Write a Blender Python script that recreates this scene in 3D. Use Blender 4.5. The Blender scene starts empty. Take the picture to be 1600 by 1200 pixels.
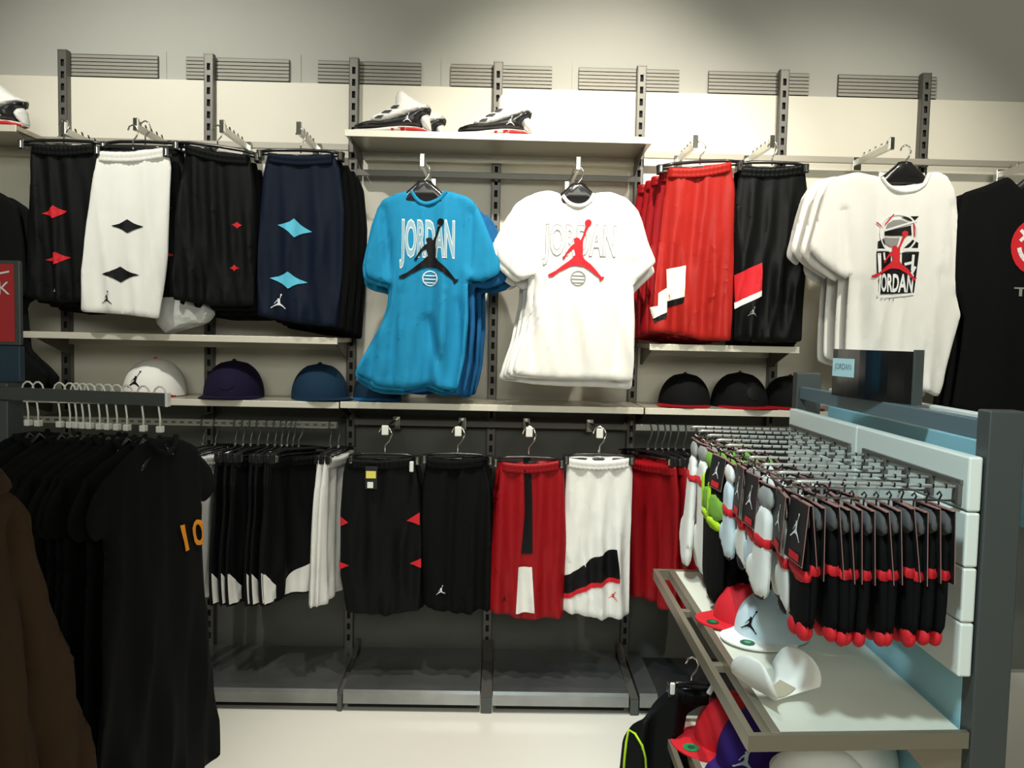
import bpy, bmesh, math, random
import numpy as np
from mathutils import Vector, Matrix, Euler
C = bpy.context.scene.collection
S = bpy.context.scene
PI = math.pi
random.seed(7)

# ------------------------------------------------------------------ camera
CAMZ = 1.33
yaw, pitch, roll, FPX = .016, .0604, .0217, 1250.
_f = np.array([math.sin(yaw)*math.cos(pitch), math.cos(yaw)*math.cos(pitch), -math.sin(pitch)])
_r0 = np.array([math.cos(yaw), -math.sin(yaw), 0.]); _u0 = np.cross(_r0, _f)
_r = math.cos(roll)*_r0 + math.sin(roll)*_u0
_u = -math.sin(roll)*_r0 + math.cos(roll)*_u0
cd = bpy.data.cameras.new('camera'); cam = bpy.data.objects.new('camera', cd); C.objects.link(cam)
cd.sensor_width = 36; cd.lens = 36*FPX/1600
cam.matrix_world = Matrix(((_r[0], _u[0], -_f[0], 0), (_r[1], _u[1], -_f[1], 0), (_r[2], _u[2], -_f[2], CAMZ), (0, 0, 0, 1)))
S.camera = cam
# ------------------------------------------------------------------ world and lights
S.view_settings.view_transform = 'Standard'; S.view_settings.look = 'None'
S.view_settings.gamma = 1; S.view_settings.use_curve_mapping = False
S.view_settings.exposure = 0.12
w = bpy.data.worlds.new('world'); S.world = w; w.use_nodes = True
w.node_tree.nodes['Background'].inputs[0].default_value = (.55, .6, .62, 1)
w.node_tree.nodes['Background'].inputs[1].default_value = .08

def spot(loc, target, power, col, angle=60, blend=.8, size=.06):
    l = bpy.data.lights.new('spot_lamp', 'SPOT'); l.energy = power; l.color = col
    l.spot_size = math.radians(angle); l.spot_blend = blend; l.shadow_soft_size = size
    o = bpy.data.objects.new('spot_lamp', l); C.objects.link(o); o.location = loc
    o.rotation_euler = (Vector(target)-Vector(loc)).to_track_quat('-Z', 'Y').to_euler()
    return o
def area(loc, target, power, col, sx, sy):
    l = bpy.data.lights.new('fill_lamp', 'AREA'); l.energy = power; l.color = col
    l.shape = 'RECTANGLE'; l.size = sx; l.size_y = sy
    o = bpy.data.objects.new('fill_lamp', l); C.objects.link(o); o.location = loc
    o.rotation_euler = (Vector(target)-Vector(loc)).to_track_quat('-Z', 'Y').to_euler()
    return o
WARM = (1, .90, .74); NEUT = (1, .97, .88)
spot((.45, 1.45, 3.1), (.33, 3.1, 1.80), 260, (1, .93, .80), 56, 1, .04)
spot((-1.4, 1.4, 3.1), (-1.25, 3.1, 1.72), 130, NEUT, 68, 1, .04)
spot((1.35, 1.45, 3.1), (1.25, 3.1, 1.50), 140, (1, .94, .82), 62, 1, .04)
spot((-.25, 1.5, 3.1), (-.2, 2.9, .5), 105, NEUT, 62, 1, .04)
spot((0., 1.9, 3.2), (-.1, 2.15, 0), 210, NEUT, 44, .9, .04)
spot((-.3, .5, 3.2), (.85, 1.85, .85), 210, (.74, .96, 1), 42, .9, .15)
area((.3, -2.3, 2.6), (0, 3.1, 1.1), 62, (1, 1, .88), 2.4, 1.0)  # added unseen fill from behind the camera, lifts the shade under the shelves

# ------------------------------------------------------------------ pixel helpers (a pixel of the 1600x1200 frame to a point at a real depth)
def W(px, py, Y):
    d = _f + _r*(px-800)/FPX - _u*(py-600)/FPX
    t = Y/d[1]; return (d[0]*t, CAMZ+d[2]*t)
def Wz(px, py, z):
    d = _f + _r*(px-800)/FPX - _u*(py-600)/FPX
    t = (z-CAMZ)/d[2]; return (d[0]*t, d[1]*t)
# ------------------------------------------------------------------ materials
MC = {}
def mat(name, col, rough=.8, metal=0, sheen=0, bump=0, bscale=300, var=0, vscale=8, coat=0, alpha=1, trans=0, aniso=None, spec=None):
    if name in MC: return MC[name]
    m = bpy.data.materials.new(name); m.use_nodes = True; nt = m.node_tree; b = nt.nodes['Principled BSDF']
    b.inputs['Base Color'].default_value = (*col, 1); b.inputs['Roughness'].default_value = rough
    b.inputs['Metallic'].default_value = metal
    if sheen: b.inputs['Sheen Weight'].default_value = sheen
    if coat: b.inputs['Coat Weight'].default_value = coat; b.inputs['Coat Roughness'].default_value = .08
    if trans: b.inputs['Transmission Weight'].default_value = trans
    if spec is not None: b.inputs['Specular IOR Level'].default_value = spec
    if alpha < 1: b.inputs['Alpha'].default_value = alpha
    tc = nt.nodes.new('ShaderNodeTexCoord')
    if var:
        n = nt.nodes.new('ShaderNodeTexNoise'); n.inputs['Scale'].default_value = vscale; n.inputs['Detail'].default_value = 4
        nt.links.new(tc.outputs['Object'], n.inputs['Vector'])
        mr = nt.nodes.new('ShaderNodeMapRange'); mr.inputs[1].default_value = .3; mr.inputs[2].default_value = .7
        mr.inputs[3].default_value = 1-var; mr.inputs[4].default_value = 1+var
        nt.links.new(n.outputs[0], mr.inputs[0])
        mx = nt.nodes.new('ShaderNodeVectorMath'); mx.operation = 'SCALE'
        mx.inputs[0].default_value = col; nt.links.new(mr.outputs[0], mx.inputs['Scale'])
        nt.links.new(mx.outputs[0], b.inputs['Base Color'])
    if bump:
        n = nt.nodes.new('ShaderNodeTexNoise'); n.inputs['Scale'].default_value = bscale; n.inputs['Detail'].default_value = 2
        mp = nt.nodes.new('ShaderNodeMapping')
        if aniso: mp.inputs['Scale'].default_value = aniso
        nt.links.new(tc.outputs['Object'], mp.inputs[0]); nt.links.new(mp.outputs[0], n.inputs['Vector'])
        bp = nt.nodes.new('ShaderNodeBump'); bp.inputs['Strength'].default_value = bump; bp.inputs['Distance'].default_value = .002
        nt.links.new(n.outputs[0], bp.inputs['Height']); nt.links.new(bp.outputs[0], b.inputs['Normal'])
    MC[name] = m; return m
def cloth(name, col, rough=.85, sheen=.1, var=.06): return mat(name, col, rough, 0, 0, .25, 500, var, 12, spec=.2)
M_PLASTER = mat('grey_plaster', (.46, .46, .42), .9, var=.03, vscale=2)
M_PANEL = mat('cream_wall_panel', (.80, .77, .66), .55, var=.02, vscale=3)
M_DPANEL = mat('dark_wall_panel', (.11, .115, .10), .5, var=.15, vscale=4)
M_SLAT = mat('vent_slat_grey', (.33, .32, .28), .6, .3)
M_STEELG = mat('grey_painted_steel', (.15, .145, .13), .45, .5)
M_DARKSLOT = mat('dark_slot', (.015, .015, .015), .9)
M_FLOOR = mat('cream_floor', (.80, .78, .70), .25, var=.02, vscale=1.5, coat=.2)
M_SHELF = mat('shelf_laminate', (.46, .43, .35), .3, .5, bump=.1, bscale=40, aniso=(1, 20, 20))
M_LIP = mat('brushed_shelf_lip', (.74, .71, .60), .35, .35, bump=.15, bscale=60, aniso=(1, 30, 30))
M_RAILG = mat('grey_rail_paint', (.40, .38, .32), .45, .2)
M_CHROME = mat('chrome', (.75, .75, .72), .14, 1)
M_ZINC = mat('zinc_arm', (.60, .60, .56), .3, .85)
M_BPLASTIC = mat('black_hanger_plastic', (.012, .012, .013), .22)
M_WPLASTIC = mat('white_plastic', (.72, .73, .68), .4)
M_BLACK = mat('black_cloth', (.0036, .004, .0042), .85, bump=.2, bscale=500, spec=.12)
M_BLACK2 = mat('black_satin', (.003, .0035, .0035), .42, bump=.15, bscale=500, spec=.16)
M_CHARC = mat('black_mesh_cloth', (.0035, .0045, .0045), .6, bump=.2, bscale=500, spec=.13)
M_NAVY = mat('navy_cloth', (.004, .008, .020), .6, bump=.2, bscale=500, spec=.13)
M_WHITE = cloth('white_cloth', (.82, .82, .78), .8, .05, .02)
M_GREYC = cloth('pale_grey_cloth', (.78, .78, .75), .85, .05)
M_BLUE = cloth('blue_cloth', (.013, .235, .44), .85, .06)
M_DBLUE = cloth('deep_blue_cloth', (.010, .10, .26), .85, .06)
M_RED = cloth('red_satin', (.36, .018, .014), .36, 0)
M_RED2 = cloth('dark_red_satin', (.29, .006, .010), .42, .05)
M_REDC = cloth('red_print', (.62, .02, .03), .6, 0)
M_BROWN = cloth('brown_corduroy', (.048, .026, .012), .95, .0)
M_CYAN = cloth('cyan_print', (.10, .48, .66), .6, 0)
M_BLKP = mat('black_print', (.005, .005, .006), .6, spec=.2)
M_WHP = cloth('white_print', (.80, .82, .82), .6, 0)
M_GREYP = cloth('grey_print', (.28, .28, .27), .6, 0)
M_LINEP = cloth('pale_grey_print', (.26, .27, .25), .6, 0)
M_BGREYP = cloth('blue_grey_print', (.28, .46, .54), .6, 0)
M_ORANGE = cloth('orange_print', (.75, .28, .02), .6, 0)
M_YELLOW = mat('yellow_label', (.75, .68, .12), .6)
M_PURPLE = cloth('shaded_purple_cloth', (.007, .004, .022), .85, 0)  # shade under the shelf is put into this dark purple
M_CUFF = cloth('grey_cuff', (.34, .34, .33))
M_CUFFD = cloth('dark_grey_cuff', (.085, .085, .085))
M_PURPLE2 = cloth('bright_purple_cloth', (.040, .016, .17), .85, 0)
M_TEALCAP = cloth('shaded_blue_cloth', (.006, .026, .055), .85, 0)  # blue darkened in the colour for the shade on the low shelf
M_NEON = cloth('neon_green_cloth', (.42, .68, .03), .8, .05)
M_GREEN = cloth('leaf_green_cloth', (.20, .42, .06), .85, .05)
M_LBLUE = cloth('pale_blue_cloth', (.60, .72, .78), .85, .05)
M_PEG = mat('bright_peg_steel', (.80, .80, .78), .28, .6)
M_GOND = mat('gondola_grey_metal', (.075, .085, .082), .45, .3)
M_GONDT = mat('gondola_cool_lit_metal', (.13, .20, .235), .4, .3)  # grey metal with the cool light's tint painted in
M_SLATW = mat('white_slat', (.80, .86, .81), .3, coat=.15)
M_COOLLIT = mat('cool_lit_panel', (.36, .66, .76), .35)  # the teal is cool light painted into the panel colour
M_TRAY = mat('tray_top_white', (.72, .72, .62), .35, var=.03, vscale=5)
M_TRIM = mat('tray_bronze_rim', (.30, .265, .20), .38, .6)
M_PLAT = mat('glossy_dark_steel', (.26, .27, .27), .24, .8, var=.2, vscale=7)
M_SOLE = mat('red_rubber', (.62, .03, .03), .4)
M_SLEA = mat('white_leather', (.86, .86, .82), .4)
M_BLEA = mat('black_leather', (.012, .012, .013), .35)
M_CARD = mat('black_card', (.006, .007, .008), .55)
M_KRAFT = mat('red_brown_card_edge', (.34, .17, .15), .8)
M_BOARD = mat('grey_board', (.55, .53, .42), .8)
M_PAPER = mat('white_card', (.80, .80, .76), .6)
M_CARDB = mat('brown_card', (.40, .36, .26), .8)
M_BAG = mat('clear_plastic', (.85, .87, .84), .25, alpha=.55, coat=.3)
M_SIGN = mat('gloss_black_acrylic', (.008, .008, .008), .12)
M_REDSIGN = mat('red_sign_face', (.42, .03, .035), .4)
M_SBLUE = mat('sign_pale_blue', (.50, .74, .78), .5)
M_GSTICK = mat('green_foil_sticker', (.03, .45, .16), .2, .4)
M_DGREEN = mat('dark_green_sticker', (.02, .10, .05), .3, .2)

# ------------------------------------------------------------------ object helpers
def link(name, bm, m=None, parent=None, smooth=False, loc=None, rotz=0, rot=None):
    me = bpy.data.meshes.new(name); bmesh.ops.recalc_face_normals(bm, faces=bm.faces); bm.to_mesh(me); bm.free()
    if smooth:
        for p in me.polygons: p.use_smooth = True
    o = bpy.data.objects.new(name, me); C.objects.link(o)
    if m: me.materials.append(m)
    if parent: o.parent = parent
    if loc is not None: o.location = loc
    if rotz: o.rotation_euler = (0, 0, rotz)
    if rot: o.rotation_euler = rot
    return o
def tag(o, label=None, cat=None, group=None, kind=None):
    if label: o['label'] = label
    if cat: o['category'] = cat
    if group: o['group'] = group
    if kind: o['kind'] = kind
    return o
def thing(name, label, cat, loc=(0, 0, 0), rotz=0, group=None, rot=None):
    o = bpy.data.objects.new(name, None); C.objects.link(o); o.empty_display_size = .05
    o.location = loc; o.rotation_euler = rot if rot else (0, 0, rotz)
    return tag(o, label, cat, group)
def copy_tree(o, parent=None):
    c = o.copy(); C.objects.link(c); c.parent = parent
    for ch in list(o.children): copy_tree(ch, c)
    return c
def rm(o):
    for c in list(o.children): rm(c)
    bpy.data.objects.remove(o)
def dup(o, loc, rotz=None, label=None, group=None, scale=None, rot=None):
    c = copy_tree(o); c.location = loc
    if rotz is not None: c.rotation_euler = (0, 0, rotz)
    if rot: c.rotation_euler = rot
    if label: c['label'] = label
    if group: c['group'] = group
    if scale: c.scale = scale
    return c
def box(bm, x0, x1, y0, y1, z0, z1, bev=0):
    r = bmesh.ops.create_cube(bm, size=1)
    bmesh.ops.scale(bm, vec=(x1-x0, y1-y0, z1-z0), verts=r['verts'])
    bmesh.ops.translate(bm, vec=((x0+x1)/2, (y0+y1)/2, (z0+z1)/2), verts=r['verts'])
    if bev:
        es = list({e for v in r['verts'] for e in v.link_edges})
        bmesh.ops.bevel(bm, geom=es, offset=bev, segments=2, affect='EDGES', profile=.5)
def BOX(name, m, parent, x0, x1, y0, y1, z0, z1, bev=.001, **k):
    bm = bmesh.new(); box(bm, x0, x1, y0, y1, z0, z1, bev); return link(name, bm, m, parent, **k)
def tube(bm, pts, r, n=8, cap=True):
    pts = [Vector(p) for p in pts]; rings = []
    rr = r if isinstance(r, (list, tuple)) else [r]*len(pts)
    up = None
    for i, p in enumerate(pts):
        t = (pts[min(i+1, len(pts)-1)]-pts[max(i-1, 0)]).normalized()
        if up is None:
            a = t.orthogonal().normalized()
        else:
            a = (up - t*up.dot(t)); a = a.normalized() if a.length > 1e-6 else t.orthogonal().normalized()
        up = a; b = t.cross(a)
        rings.append([bm.verts.new(p+(a*math.cos(2*PI*k/n)+b*math.sin(2*PI*k/n))*rr[i]) for k in range(n)])
    for i in range(len(rings)-1):
        for k in range(n):
            bm.faces.new((rings[i][k], rings[i][(k+1) % n], rings[i+1][(k+1) % n], rings[i+1][k]))
    if cap: bm.faces.new(rings[0][::-1]); bm.faces.new(rings[-1])
def TUBE(name, m, parent, pts, r, n=8, **k):
    bm = bmesh.new(); tube(bm, pts, r, n); return link(name, bm, m, parent, smooth=True, **k)
def prism(bm, poly, a0, a1, axis='x'):
    def P(u, v, a): return {'x': (a, u, v), 'y': (u, a, v), 'z': (u, v, a)}[axis]
    A = [bm.verts.new(P(u, v, a0)) for u, v in poly]; B = [bm.verts.new(P(u, v, a1)) for u, v in poly]
    n = len(poly)
    for i in range(n): bm.faces.new((A[i], A[(i+1) % n], B[(i+1) % n], B[i]))
    bm.faces.new(A[::-1]); bm.faces.new(B)

def soften(L, start=0, r=.010):
    n = len(L); out = list(L[:start])
    for i in range(start, n):
        a, b, c = L[i-1], L[i], L[(i+1) % n]
        la = math.hypot(a[0]-b[0], a[1]-b[1]); lc = math.hypot(c[0]-b[0], c[1]-b[1])
        ta = min(.3, r/max(la, 1e-6)); tc = min(.3, r/max(lc, 1e-6))
        pa = (b[0]+(a[0]-b[0])*ta, b[1]+(a[1]-b[1])*ta); pc = (b[0]+(c[0]-b[0])*tc, b[1]+(c[1]-b[1])*tc)
        out += [pa, ((pa[0]+pc[0])/4+b[0]/2, (pa[1]+pc[1])/4+b[1]/2), pc]
    return out
# ---- puffed cloth: any outline in (x,z) becomes a closed soft body; front faces -y
def smooth_poly(pts, it=1):
    for _ in range(it):
        q = []
        n = len(pts)
        for i in range(n):
            a, b = pts[i], pts[(i+1) % n]
            q += [(a[0]*.75+b[0]*.25, a[1]*.75+b[1]*.25), (a[0]*.25+b[0]*.75, a[1]*.25+b[1]*.75)]
        pts = q
    return pts
class Surf:
    """a hanging cloth: the whole sheet waves by amp, and it is T thick away from its edge"""
    def __init__(s, outline, T, R, amp=0, seed=0, lam=(.035, .11), grow=.6, creases=()):
        s.o = np.array(outline, float); s.T = T; s.R = R; s.amp = amp; s.cr = creases
        rg = random.Random(seed)
        s.w = [(2*PI/rg.uniform(*lam), rg.uniform(0, 6.28), rg.uniform(-11, 11), rg.uniform(.4, 1)) for _ in range(4)]
        s.z0 = s.o[:, 1].min(); s.z1 = s.o[:, 1].max(); s.grow = grow
    def d(s, P):
        A = s.o; B = np.roll(s.o, -1, 0); best = np.full(len(P), 1e9)
        for a, b in zip(A, B):
            ab = b-a; L = ab@ab
            if L < 1e-14: continue
            t = np.clip(((P-a)@ab)/L, 0, 1); q = a+t[:, None]*ab
            best = np.minimum(best, np.hypot(*(P-q).T))
        return best
    def y(s, P, back=False):
        P = np.asarray(P, float).reshape(-1, 2)
        t = np.clip(s.d(P)/s.R, 0, 1); sd = np.sqrt(np.maximum(0, 1-(1-t)**2))
        f = np.zeros(len(P))
        for k, ph, dr, a in s.w:
            th = (k*P[:, 0]+ph+dr*P[:, 1]+.9*np.sin(6*P[:, 1]+ph))/2
            f += a*(1-2*np.abs(np.sin(th))**.8)
        v = (s.z1-P[:, 1])/(s.z1-s.z0+1e-9)
        f = f*s.amp*(1-s.grow+s.grow*v)/2
        for x0, z0, x1, z1, dep, wd in s.cr:
            a = np.array((x0, z0)); ab = np.array((x1-x0, z1-z0)); L = ab@ab
            tt = np.clip(((P-a)@ab)/L, 0, 1); q = a+tt[:, None]*ab; dd = np.hypot(*(P-q).T)
            f -= dep*np.exp(-(dd/wd)**2)*np.sin(PI*np.clip(.15+.85*tt, 0, 1))**.5
        return (sd*s.T if back else -sd*s.T)-f
def grid_cut(bm, cell):
    xs = [v.co.x for v in bm.verts]; zs = [v.co.z for v in bm.verts]
    for ax, lo, hi in ((0, min(xs), max(xs)), (2, min(zs), max(zs))):
        k = math.floor(lo/cell)+1
        while k*cell < hi-1e-6:
            co = [0, 0, 0]; no = [0, 0, 0]; co[ax] = k*cell; no[ax] = 1
            bmesh.ops.bisect_plane(bm, geom=bm.verts[:]+bm.edges[:]+bm.faces[:], dist=1e-6, plane_co=co, plane_no=no)
            k += 1
def flat(bm, poly):
    vs = [bm.verts.new((x, 0, z)) for x, z in poly]
    f = bm.faces.new(vs)
    if f.normal.length == 0: f.normal_update()
    bmesh.ops.triangulate(bm, faces=[f], ngon_method='EAR_CLIP')
def puff(name, outline, m, parent, T=.02, R=.04, amp=0, seed=0, cell=.02, surf=None, **k):
    s = surf or Surf(outline, T, R, amp, seed, **{q: k.pop(q) for q in ('lam', 'grow', 'creases') if q in k})
    bm = bmesh.new(); flat(bm, outline); grid_cut(bm, cell)
    # rounded rim: an inset ring close to the outline keeps the edge soft
    P = np.array([(v.co.x, v.co.z) for v in bm.verts]); vs = bm.verts[:]
    g = bmesh.ops.duplicate(bm, geom=bm.verts[:]+bm.faces[:]+bm.edges[:])
    back = [x for x in g['geom'] if isinstance(x, bmesh.types.BMVert)]
    PB = np.array([(v.co.x, v.co.z) for v in back])
    for v, y in zip(vs, s.y(P)): v.co.y = y
    for v, y in zip(back, s.y(PB, True)): v.co.y = y
    bmesh.ops.remove_doubles(bm, verts=bm.verts, dist=1e-5)
    s.cell = cell
    o = link(name, bm, m, parent, smooth=True, **k)
    return o, s
def decal(name, polys, surf, m, parent, off=.003, cell=.02):
    cell = getattr(surf, 'cell', cell)
    bm = bmesh.new()
    for p in polys: flat(bm, p)
    grid_cut(bm, cell)
    P = np.array([(v.co.x, v.co.z) for v in bm.verts])
    if surf:
        for v, y in zip(bm.verts, surf.y(P)): v.co.y = y-off
    else:
        for v in bm.verts: v.co.y = -off
    return link(name, bm, m, parent, smooth=surf is not None)
_tc = {}
def text_tris(body, offset=0., ):
    key = (body, offset)
    if key in _tc: return _tc[key]
    cu = bpy.data.curves.new('t', 'FONT'); cu.body = body; cu.resolution_u = 3; cu.offset = offset; cu.fill_mode = 'FRONT'
    cu.align_x = 'CENTER'
    o = bpy.data.objects.new('t', cu); C.objects.link(o); bpy.context.view_layer.update()
    me = bpy.data.meshes.new_from_object(o.evaluated_get(bpy.context.evaluated_depsgraph_get()))
    tr = [[(me.vertices[i].co.x, me.vertices[i].co.y) for i in p.vertices] for p in me.polygons]
    bpy.data.objects.remove(o); bpy.data.curves.remove(cu); _tc[key] = tr
    return tr
def text_polys(body, x, z, wid, hgt, offset=0., skew=0., basew=None):
    base = text_tris(body, 0.)
    xs = [p[0] for t in base for p in t]; zs = [p[1] for t in base for p in t]
    x0, x1, z0, z1 = min(xs), max(xs), min(zs), max(zs)
    sx = wid/(x1-x0); sz = hgt/(z1-z0)
    return [[(x+(p[0]-(x0+x1)/2)*sx + skew*(p[1]-z0)*sz, z+(p[1]-(z0+z1)/2)*sz) for p in t] for t in text_tris(body, offset)]
JM = [(722,318),(758,312),(735,360),(712,430),(690,490),(688,560),(692,620),(690,690),(720,735),(790,790),(850,850),(900,910),(930,945),(965,945),(968,955),(940,985),(912,1000),(900,955),(850,920),(780,865),(700,820),(620,808),(550,815),(480,850),(400,890),(310,955),(258,955),(255,930),(285,915),(350,880),(430,815),(500,765),(555,720),(575,690),(595,680),(588,640),(575,600),(540,620),(500,660),(470,705),(462,730),(430,728),(432,708),(455,690),(480,645),(520,590),(550,555),(590,525),(575,500),(570,475),(600,455),(640,465),(655,490),(680,440),(700,370),(705,340)]
def emblem(x, z, h, flip=False, rot=0.):
    """leaping figure with a ball, centred on x,z and h high"""
    s = h/770.; out = []
    ball = [(745+42*math.cos(a*PI/6), 272+42*math.sin(a*PI/6)) for a in range(12)]
    for poly in (JM, ball):
        q = []
        for a, b in poly:
            u = (a-612)*s*(-1 if flip else 1); v = -(b-615)*s
            q.append((x+u*math.cos(rot)-v*math.sin(rot), z+u*math.sin(rot)+v*math.cos(rot)))
        out.append(q)
    return out
def ellipse(x, z, a, b, n=20): return [(x+a*math.cos(2*PI*i/n), z+b*math.sin(2*PI*i/n)) for i in range(n)]
def ring_strips(x, z, a, b, t, n=20):
    out = []
    for i in range(n):
        p, q = 2*PI*i/n, 2*PI*(i+1)/n
        out.append([(x+a*math.cos(p), z+b*math.sin(p)), (x+a*math.cos(q), z+b*math.sin(q)), (x+(a-t)*math.cos(q), z+(b-t)*math.sin(q)), (x+(a-t)*math.cos(p), z+(b-t)*math.sin(p))])
    return out
def bar(x0, z0, x1, z1, t):
    dx, dz = x1-x0, z1-z0; L = math.hypot(dx, dz); nx, nz = -dz/L*t/2, dx/L*t/2
    return [(x0+nx, z0+nz), (x1+nx, z1+nz), (x1-nx, z1-nz), (x0-nx, z0-nz)]
def star4(x, z, a, b, tilt=0.):
    pts = []
    for i in range(4):
        for t in (0., .3, .6):
            th = PI/2*i
            px = [(1, 0), (0, 1), (-1, 0), (0, -1)][i]; nx = [(1, 0), (0, 1), (-1, 0), (0, -1)][(i+1) % 4]
            mx = (px[0]*(1-t)+nx[0]*t, px[1]*(1-t)+nx[1]*t)
            sc = 1-.75*t*(1-t)
            pts.append((x+mx[0]*sc*a, z+mx[1]*sc*b+mx[0]*sc*a*tilt))
    return pts

# ------------------------------------------------------------------ the room
D = 3.12
def struct(name, m, *b):
    o = BOX(name, m, None, *b, bev=0); tag(o, kind='structure'); return o
struct('floor', M_FLOOR, -4, 4, -3, 3.3, -.1, 0)
wall = struct('wall_back', M_PLASTER, -4, 4, 3.17, 3.3, 0, 3.4)
struct('wall_left', M_PLASTER, -4.1, -4, -3, 3.3, 0, 3.4)
struct('wall_right', M_PLASTER, 4, 4.1, -3, 3.3, 0, 3.4)
struct('wall_front', M_PLASTER, -4.1, 4.1, -3.1, -3, 0, 3.4)
struct('ceiling', mat('ceiling_paint', (.5, .5, .47), .9), -4.1, 4.1, -3.1, 3.3, 3.4, 3.5)
UX = [-1.678+.55*k for k in range(-1, 9)]
ZT, ZP, ZM = CAMZ+1.0424, CAMZ+.9515, 1.06
# panels of the wall, one per bay
for k in range(len(UX)-1):
    BOX('wall_panel', M_PANEL, wall, UX[k]+.001, UX[k+1]-.001, 3.148, 3.172, ZM, ZP, .0015)
    BOX('lower_wall_panel', M_DPANEL, wall, UX[k]+.001, UX[k+1]-.001, 3.148, 3.172, .02, ZM-.003, .0015)
# fine joints of the plaster boards above
for px in (260, 470, 690, 895):
    x = W(px, 95, 3.17)[0]; BOX('joint_strip', M_PLASTER, wall, x-.0015, x+.0015, 3.166, 3.172, ZP, ZT+.02, 0)

# vents
VN = ['the first from the left', 'crossed by the second upright', 'above the left end of the shoe shelf', 'above the middle of the shoe shelf', 'above the right end of the shoe shelf', 'above the black satin shorts', 'above the white graphic shirt']
for (a, b), vn in zip([(104, 247), (291, 452), (497, 658), (705, 863), (905, 1062), (1108, 1265), (1311, 1465)], VN):
    x0 = W(a, 100, 3.16)[0]; x1 = W(b, 100, 3.16)[0]
    t = thing('air_vent', 'grey slatted air vent high on the wall, '+vn, 'vent', ((x0+x1)/2, 3.165, ZP+.003), 0, 'air vents above the wall panels')
    hw = (x1-x0)/2; H = .088
    BOX('back_plate', M_GOND, t, -hw, hw, -.004, .01, 0, H)
    for i in range(6):
        bm = bmesh.new(); prism(bm, [(-.013, 0), (-.010, .0115), (-.004, .0125), (-.004, .0015)], -hw, hw)
        s = link('slat', bm, M_SLAT, t); s.location = (0, 0, .003+i*(H-.006)/6)
# uprights
UNAMES = ['hidden behind the shoe shelf end', 'leftmost with its top in view', 'second from the left', 'just left of the black and white shoe pair', 'behind the middle of the shoe shelf', 'at the right end of the shoe shelf', 'above the black satin shorts', 'right of the white graphic shirt collar', 'beyond the black smiley shirt', 'far right outside']
def upright_mesh():
    bm = bmesh.new(); z0, z1 = .03, ZT; hw = .0175
    box(bm, -hw, -hw+.003, 0, .027, z0, z1); box(bm, hw-.003, hw, 0, .027, z0, z1)
    def plate(xa, xb, za, zb): box(bm, xa, xb, 0, .003, za, zb)
    sw = .0065
    plate(-hw, -sw, z0, z1); plate(sw, hw, z0, z1)
    z = z1-.035; plate(-sw, sw, z, z1)
    while z > z0+.06:
        plate(-sw, sw, z-.045, z-.026); z -= .045
    plate(-sw, sw, z0, z)
    return bm
up0 = None
for k, x in enumerate(UX[1:8]):
    if up0 is None:
        up0 = thing('slotted_upright', '', 'upright', (x, D, 0))
        link('channel', upright_mesh(), M_STEELG, up0)
        BOX('slot_backing', M_DARKSLOT, up0, -.013, .013, .012, .016, .04, ZT-.02, 0)
        BOX('top_cap', M_STEELG, up0, -.0185, .0185, -.001, .028, ZT-.004, ZT+.001, .0005)
        o = up0
    else: o = dup(up0, (x, D, 0))
    tag(o, 'grey slotted steel wall upright, '+UNAMES[k+1], None, 'slotted wall uprights')

# hang rails on the uprights
def rail(name, x0, x1, z, label, Y0=3.085, h=.024, m=M_RAILG, brackets=()):
    t = thing(name, label, 'rail', ((x0+x1)/2, Y0, z)); hw = (x1-x0)/2
    BOX('bar', m, t, -hw, hw, -.006, .006, -h/2, h/2, .002)
    for bx in brackets: BOX('bracket', M_STEELG, t, bx-(x0+x1)/2-.006, bx-(x0+x1)/2+.006, .004, D+.004-Y0, -h/2-.004, h/2+.004, .001)
    return t
zr = W(1130, 245, 3.08)[1]
rail('wall_rail', -2.2, UX[3]-.01, zr, 'grey cross rail behind the upper row of shorts on the left', brackets=UX[1:4])
rail('wall_rail', UX[5]+.01, 2.6, zr, 'grey cross rail behind the red shorts and white graphic shirt', brackets=UX[5:9])
zr2 = W(660, 272, 3.08)[1]
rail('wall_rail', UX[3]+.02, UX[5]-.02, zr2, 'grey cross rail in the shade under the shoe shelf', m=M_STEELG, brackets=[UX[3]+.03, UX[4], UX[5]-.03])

# shelves
def shelf(x0, x1, ztop, label, brk, th=.022, Yf=2.84, Yb=3.115, name='wall_shelf'):
    t = thing(name, label, 'shelf', ((x0+x1)/2, Yb, ztop)); hw = (x1-x0)/2; y0 = Yf-Yb
    BOX('shelf_board', M_SHELF, t, -hw, hw, y0+.004, 0, -th*.75, 0, .001)
    BOX('front_lip', M_LIP, t, -hw, hw, y0, y0+.004, -th, .001, .001)
    BOX('rear_flange', M_LIP, t, -hw+.02, hw-.02, -.012, -.006, -th-.025, -th*.75, .001)
    for bx in brk:
        bm = bmesh.new(); prism(bm, [(y0+.03, -th*.75), (0, -th*.75), (0, -th-.06), (-.03, -th-.06)], bx-(x0+x1)/2-.002, bx-(x0+x1)/2+.002)
        link('bracket', bm, M_STEELG, t)
    return t
shelf(-.556, .522, 2.033, 'pale shoe shelf with two black and white shoe displays on it', [-.54, .50])
shelf(-2.6, W(25, 195, 2.84)[0], W(10, 195, 2.84)[1], 'pale shoe shelf cut by the left edge of the picture', [W(25, 195, 2.84)[0]-.01])
shelf(-1.682, -.575, W(280, 523, 2.84)[1], 'narrow pale shelf right below the black, white and navy hanging shorts', [-1.66, -.59])
shelf(.532, 1.068, 1.311, 'narrow pale shelf right below the red and black hanging shorts', [.55, 1.05])
ZL = 1.080
shelf(-1.75, -.568, ZL, 'pale low shelf carrying the white, purple and steel blue caps', [-1.73, -.58])
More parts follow.
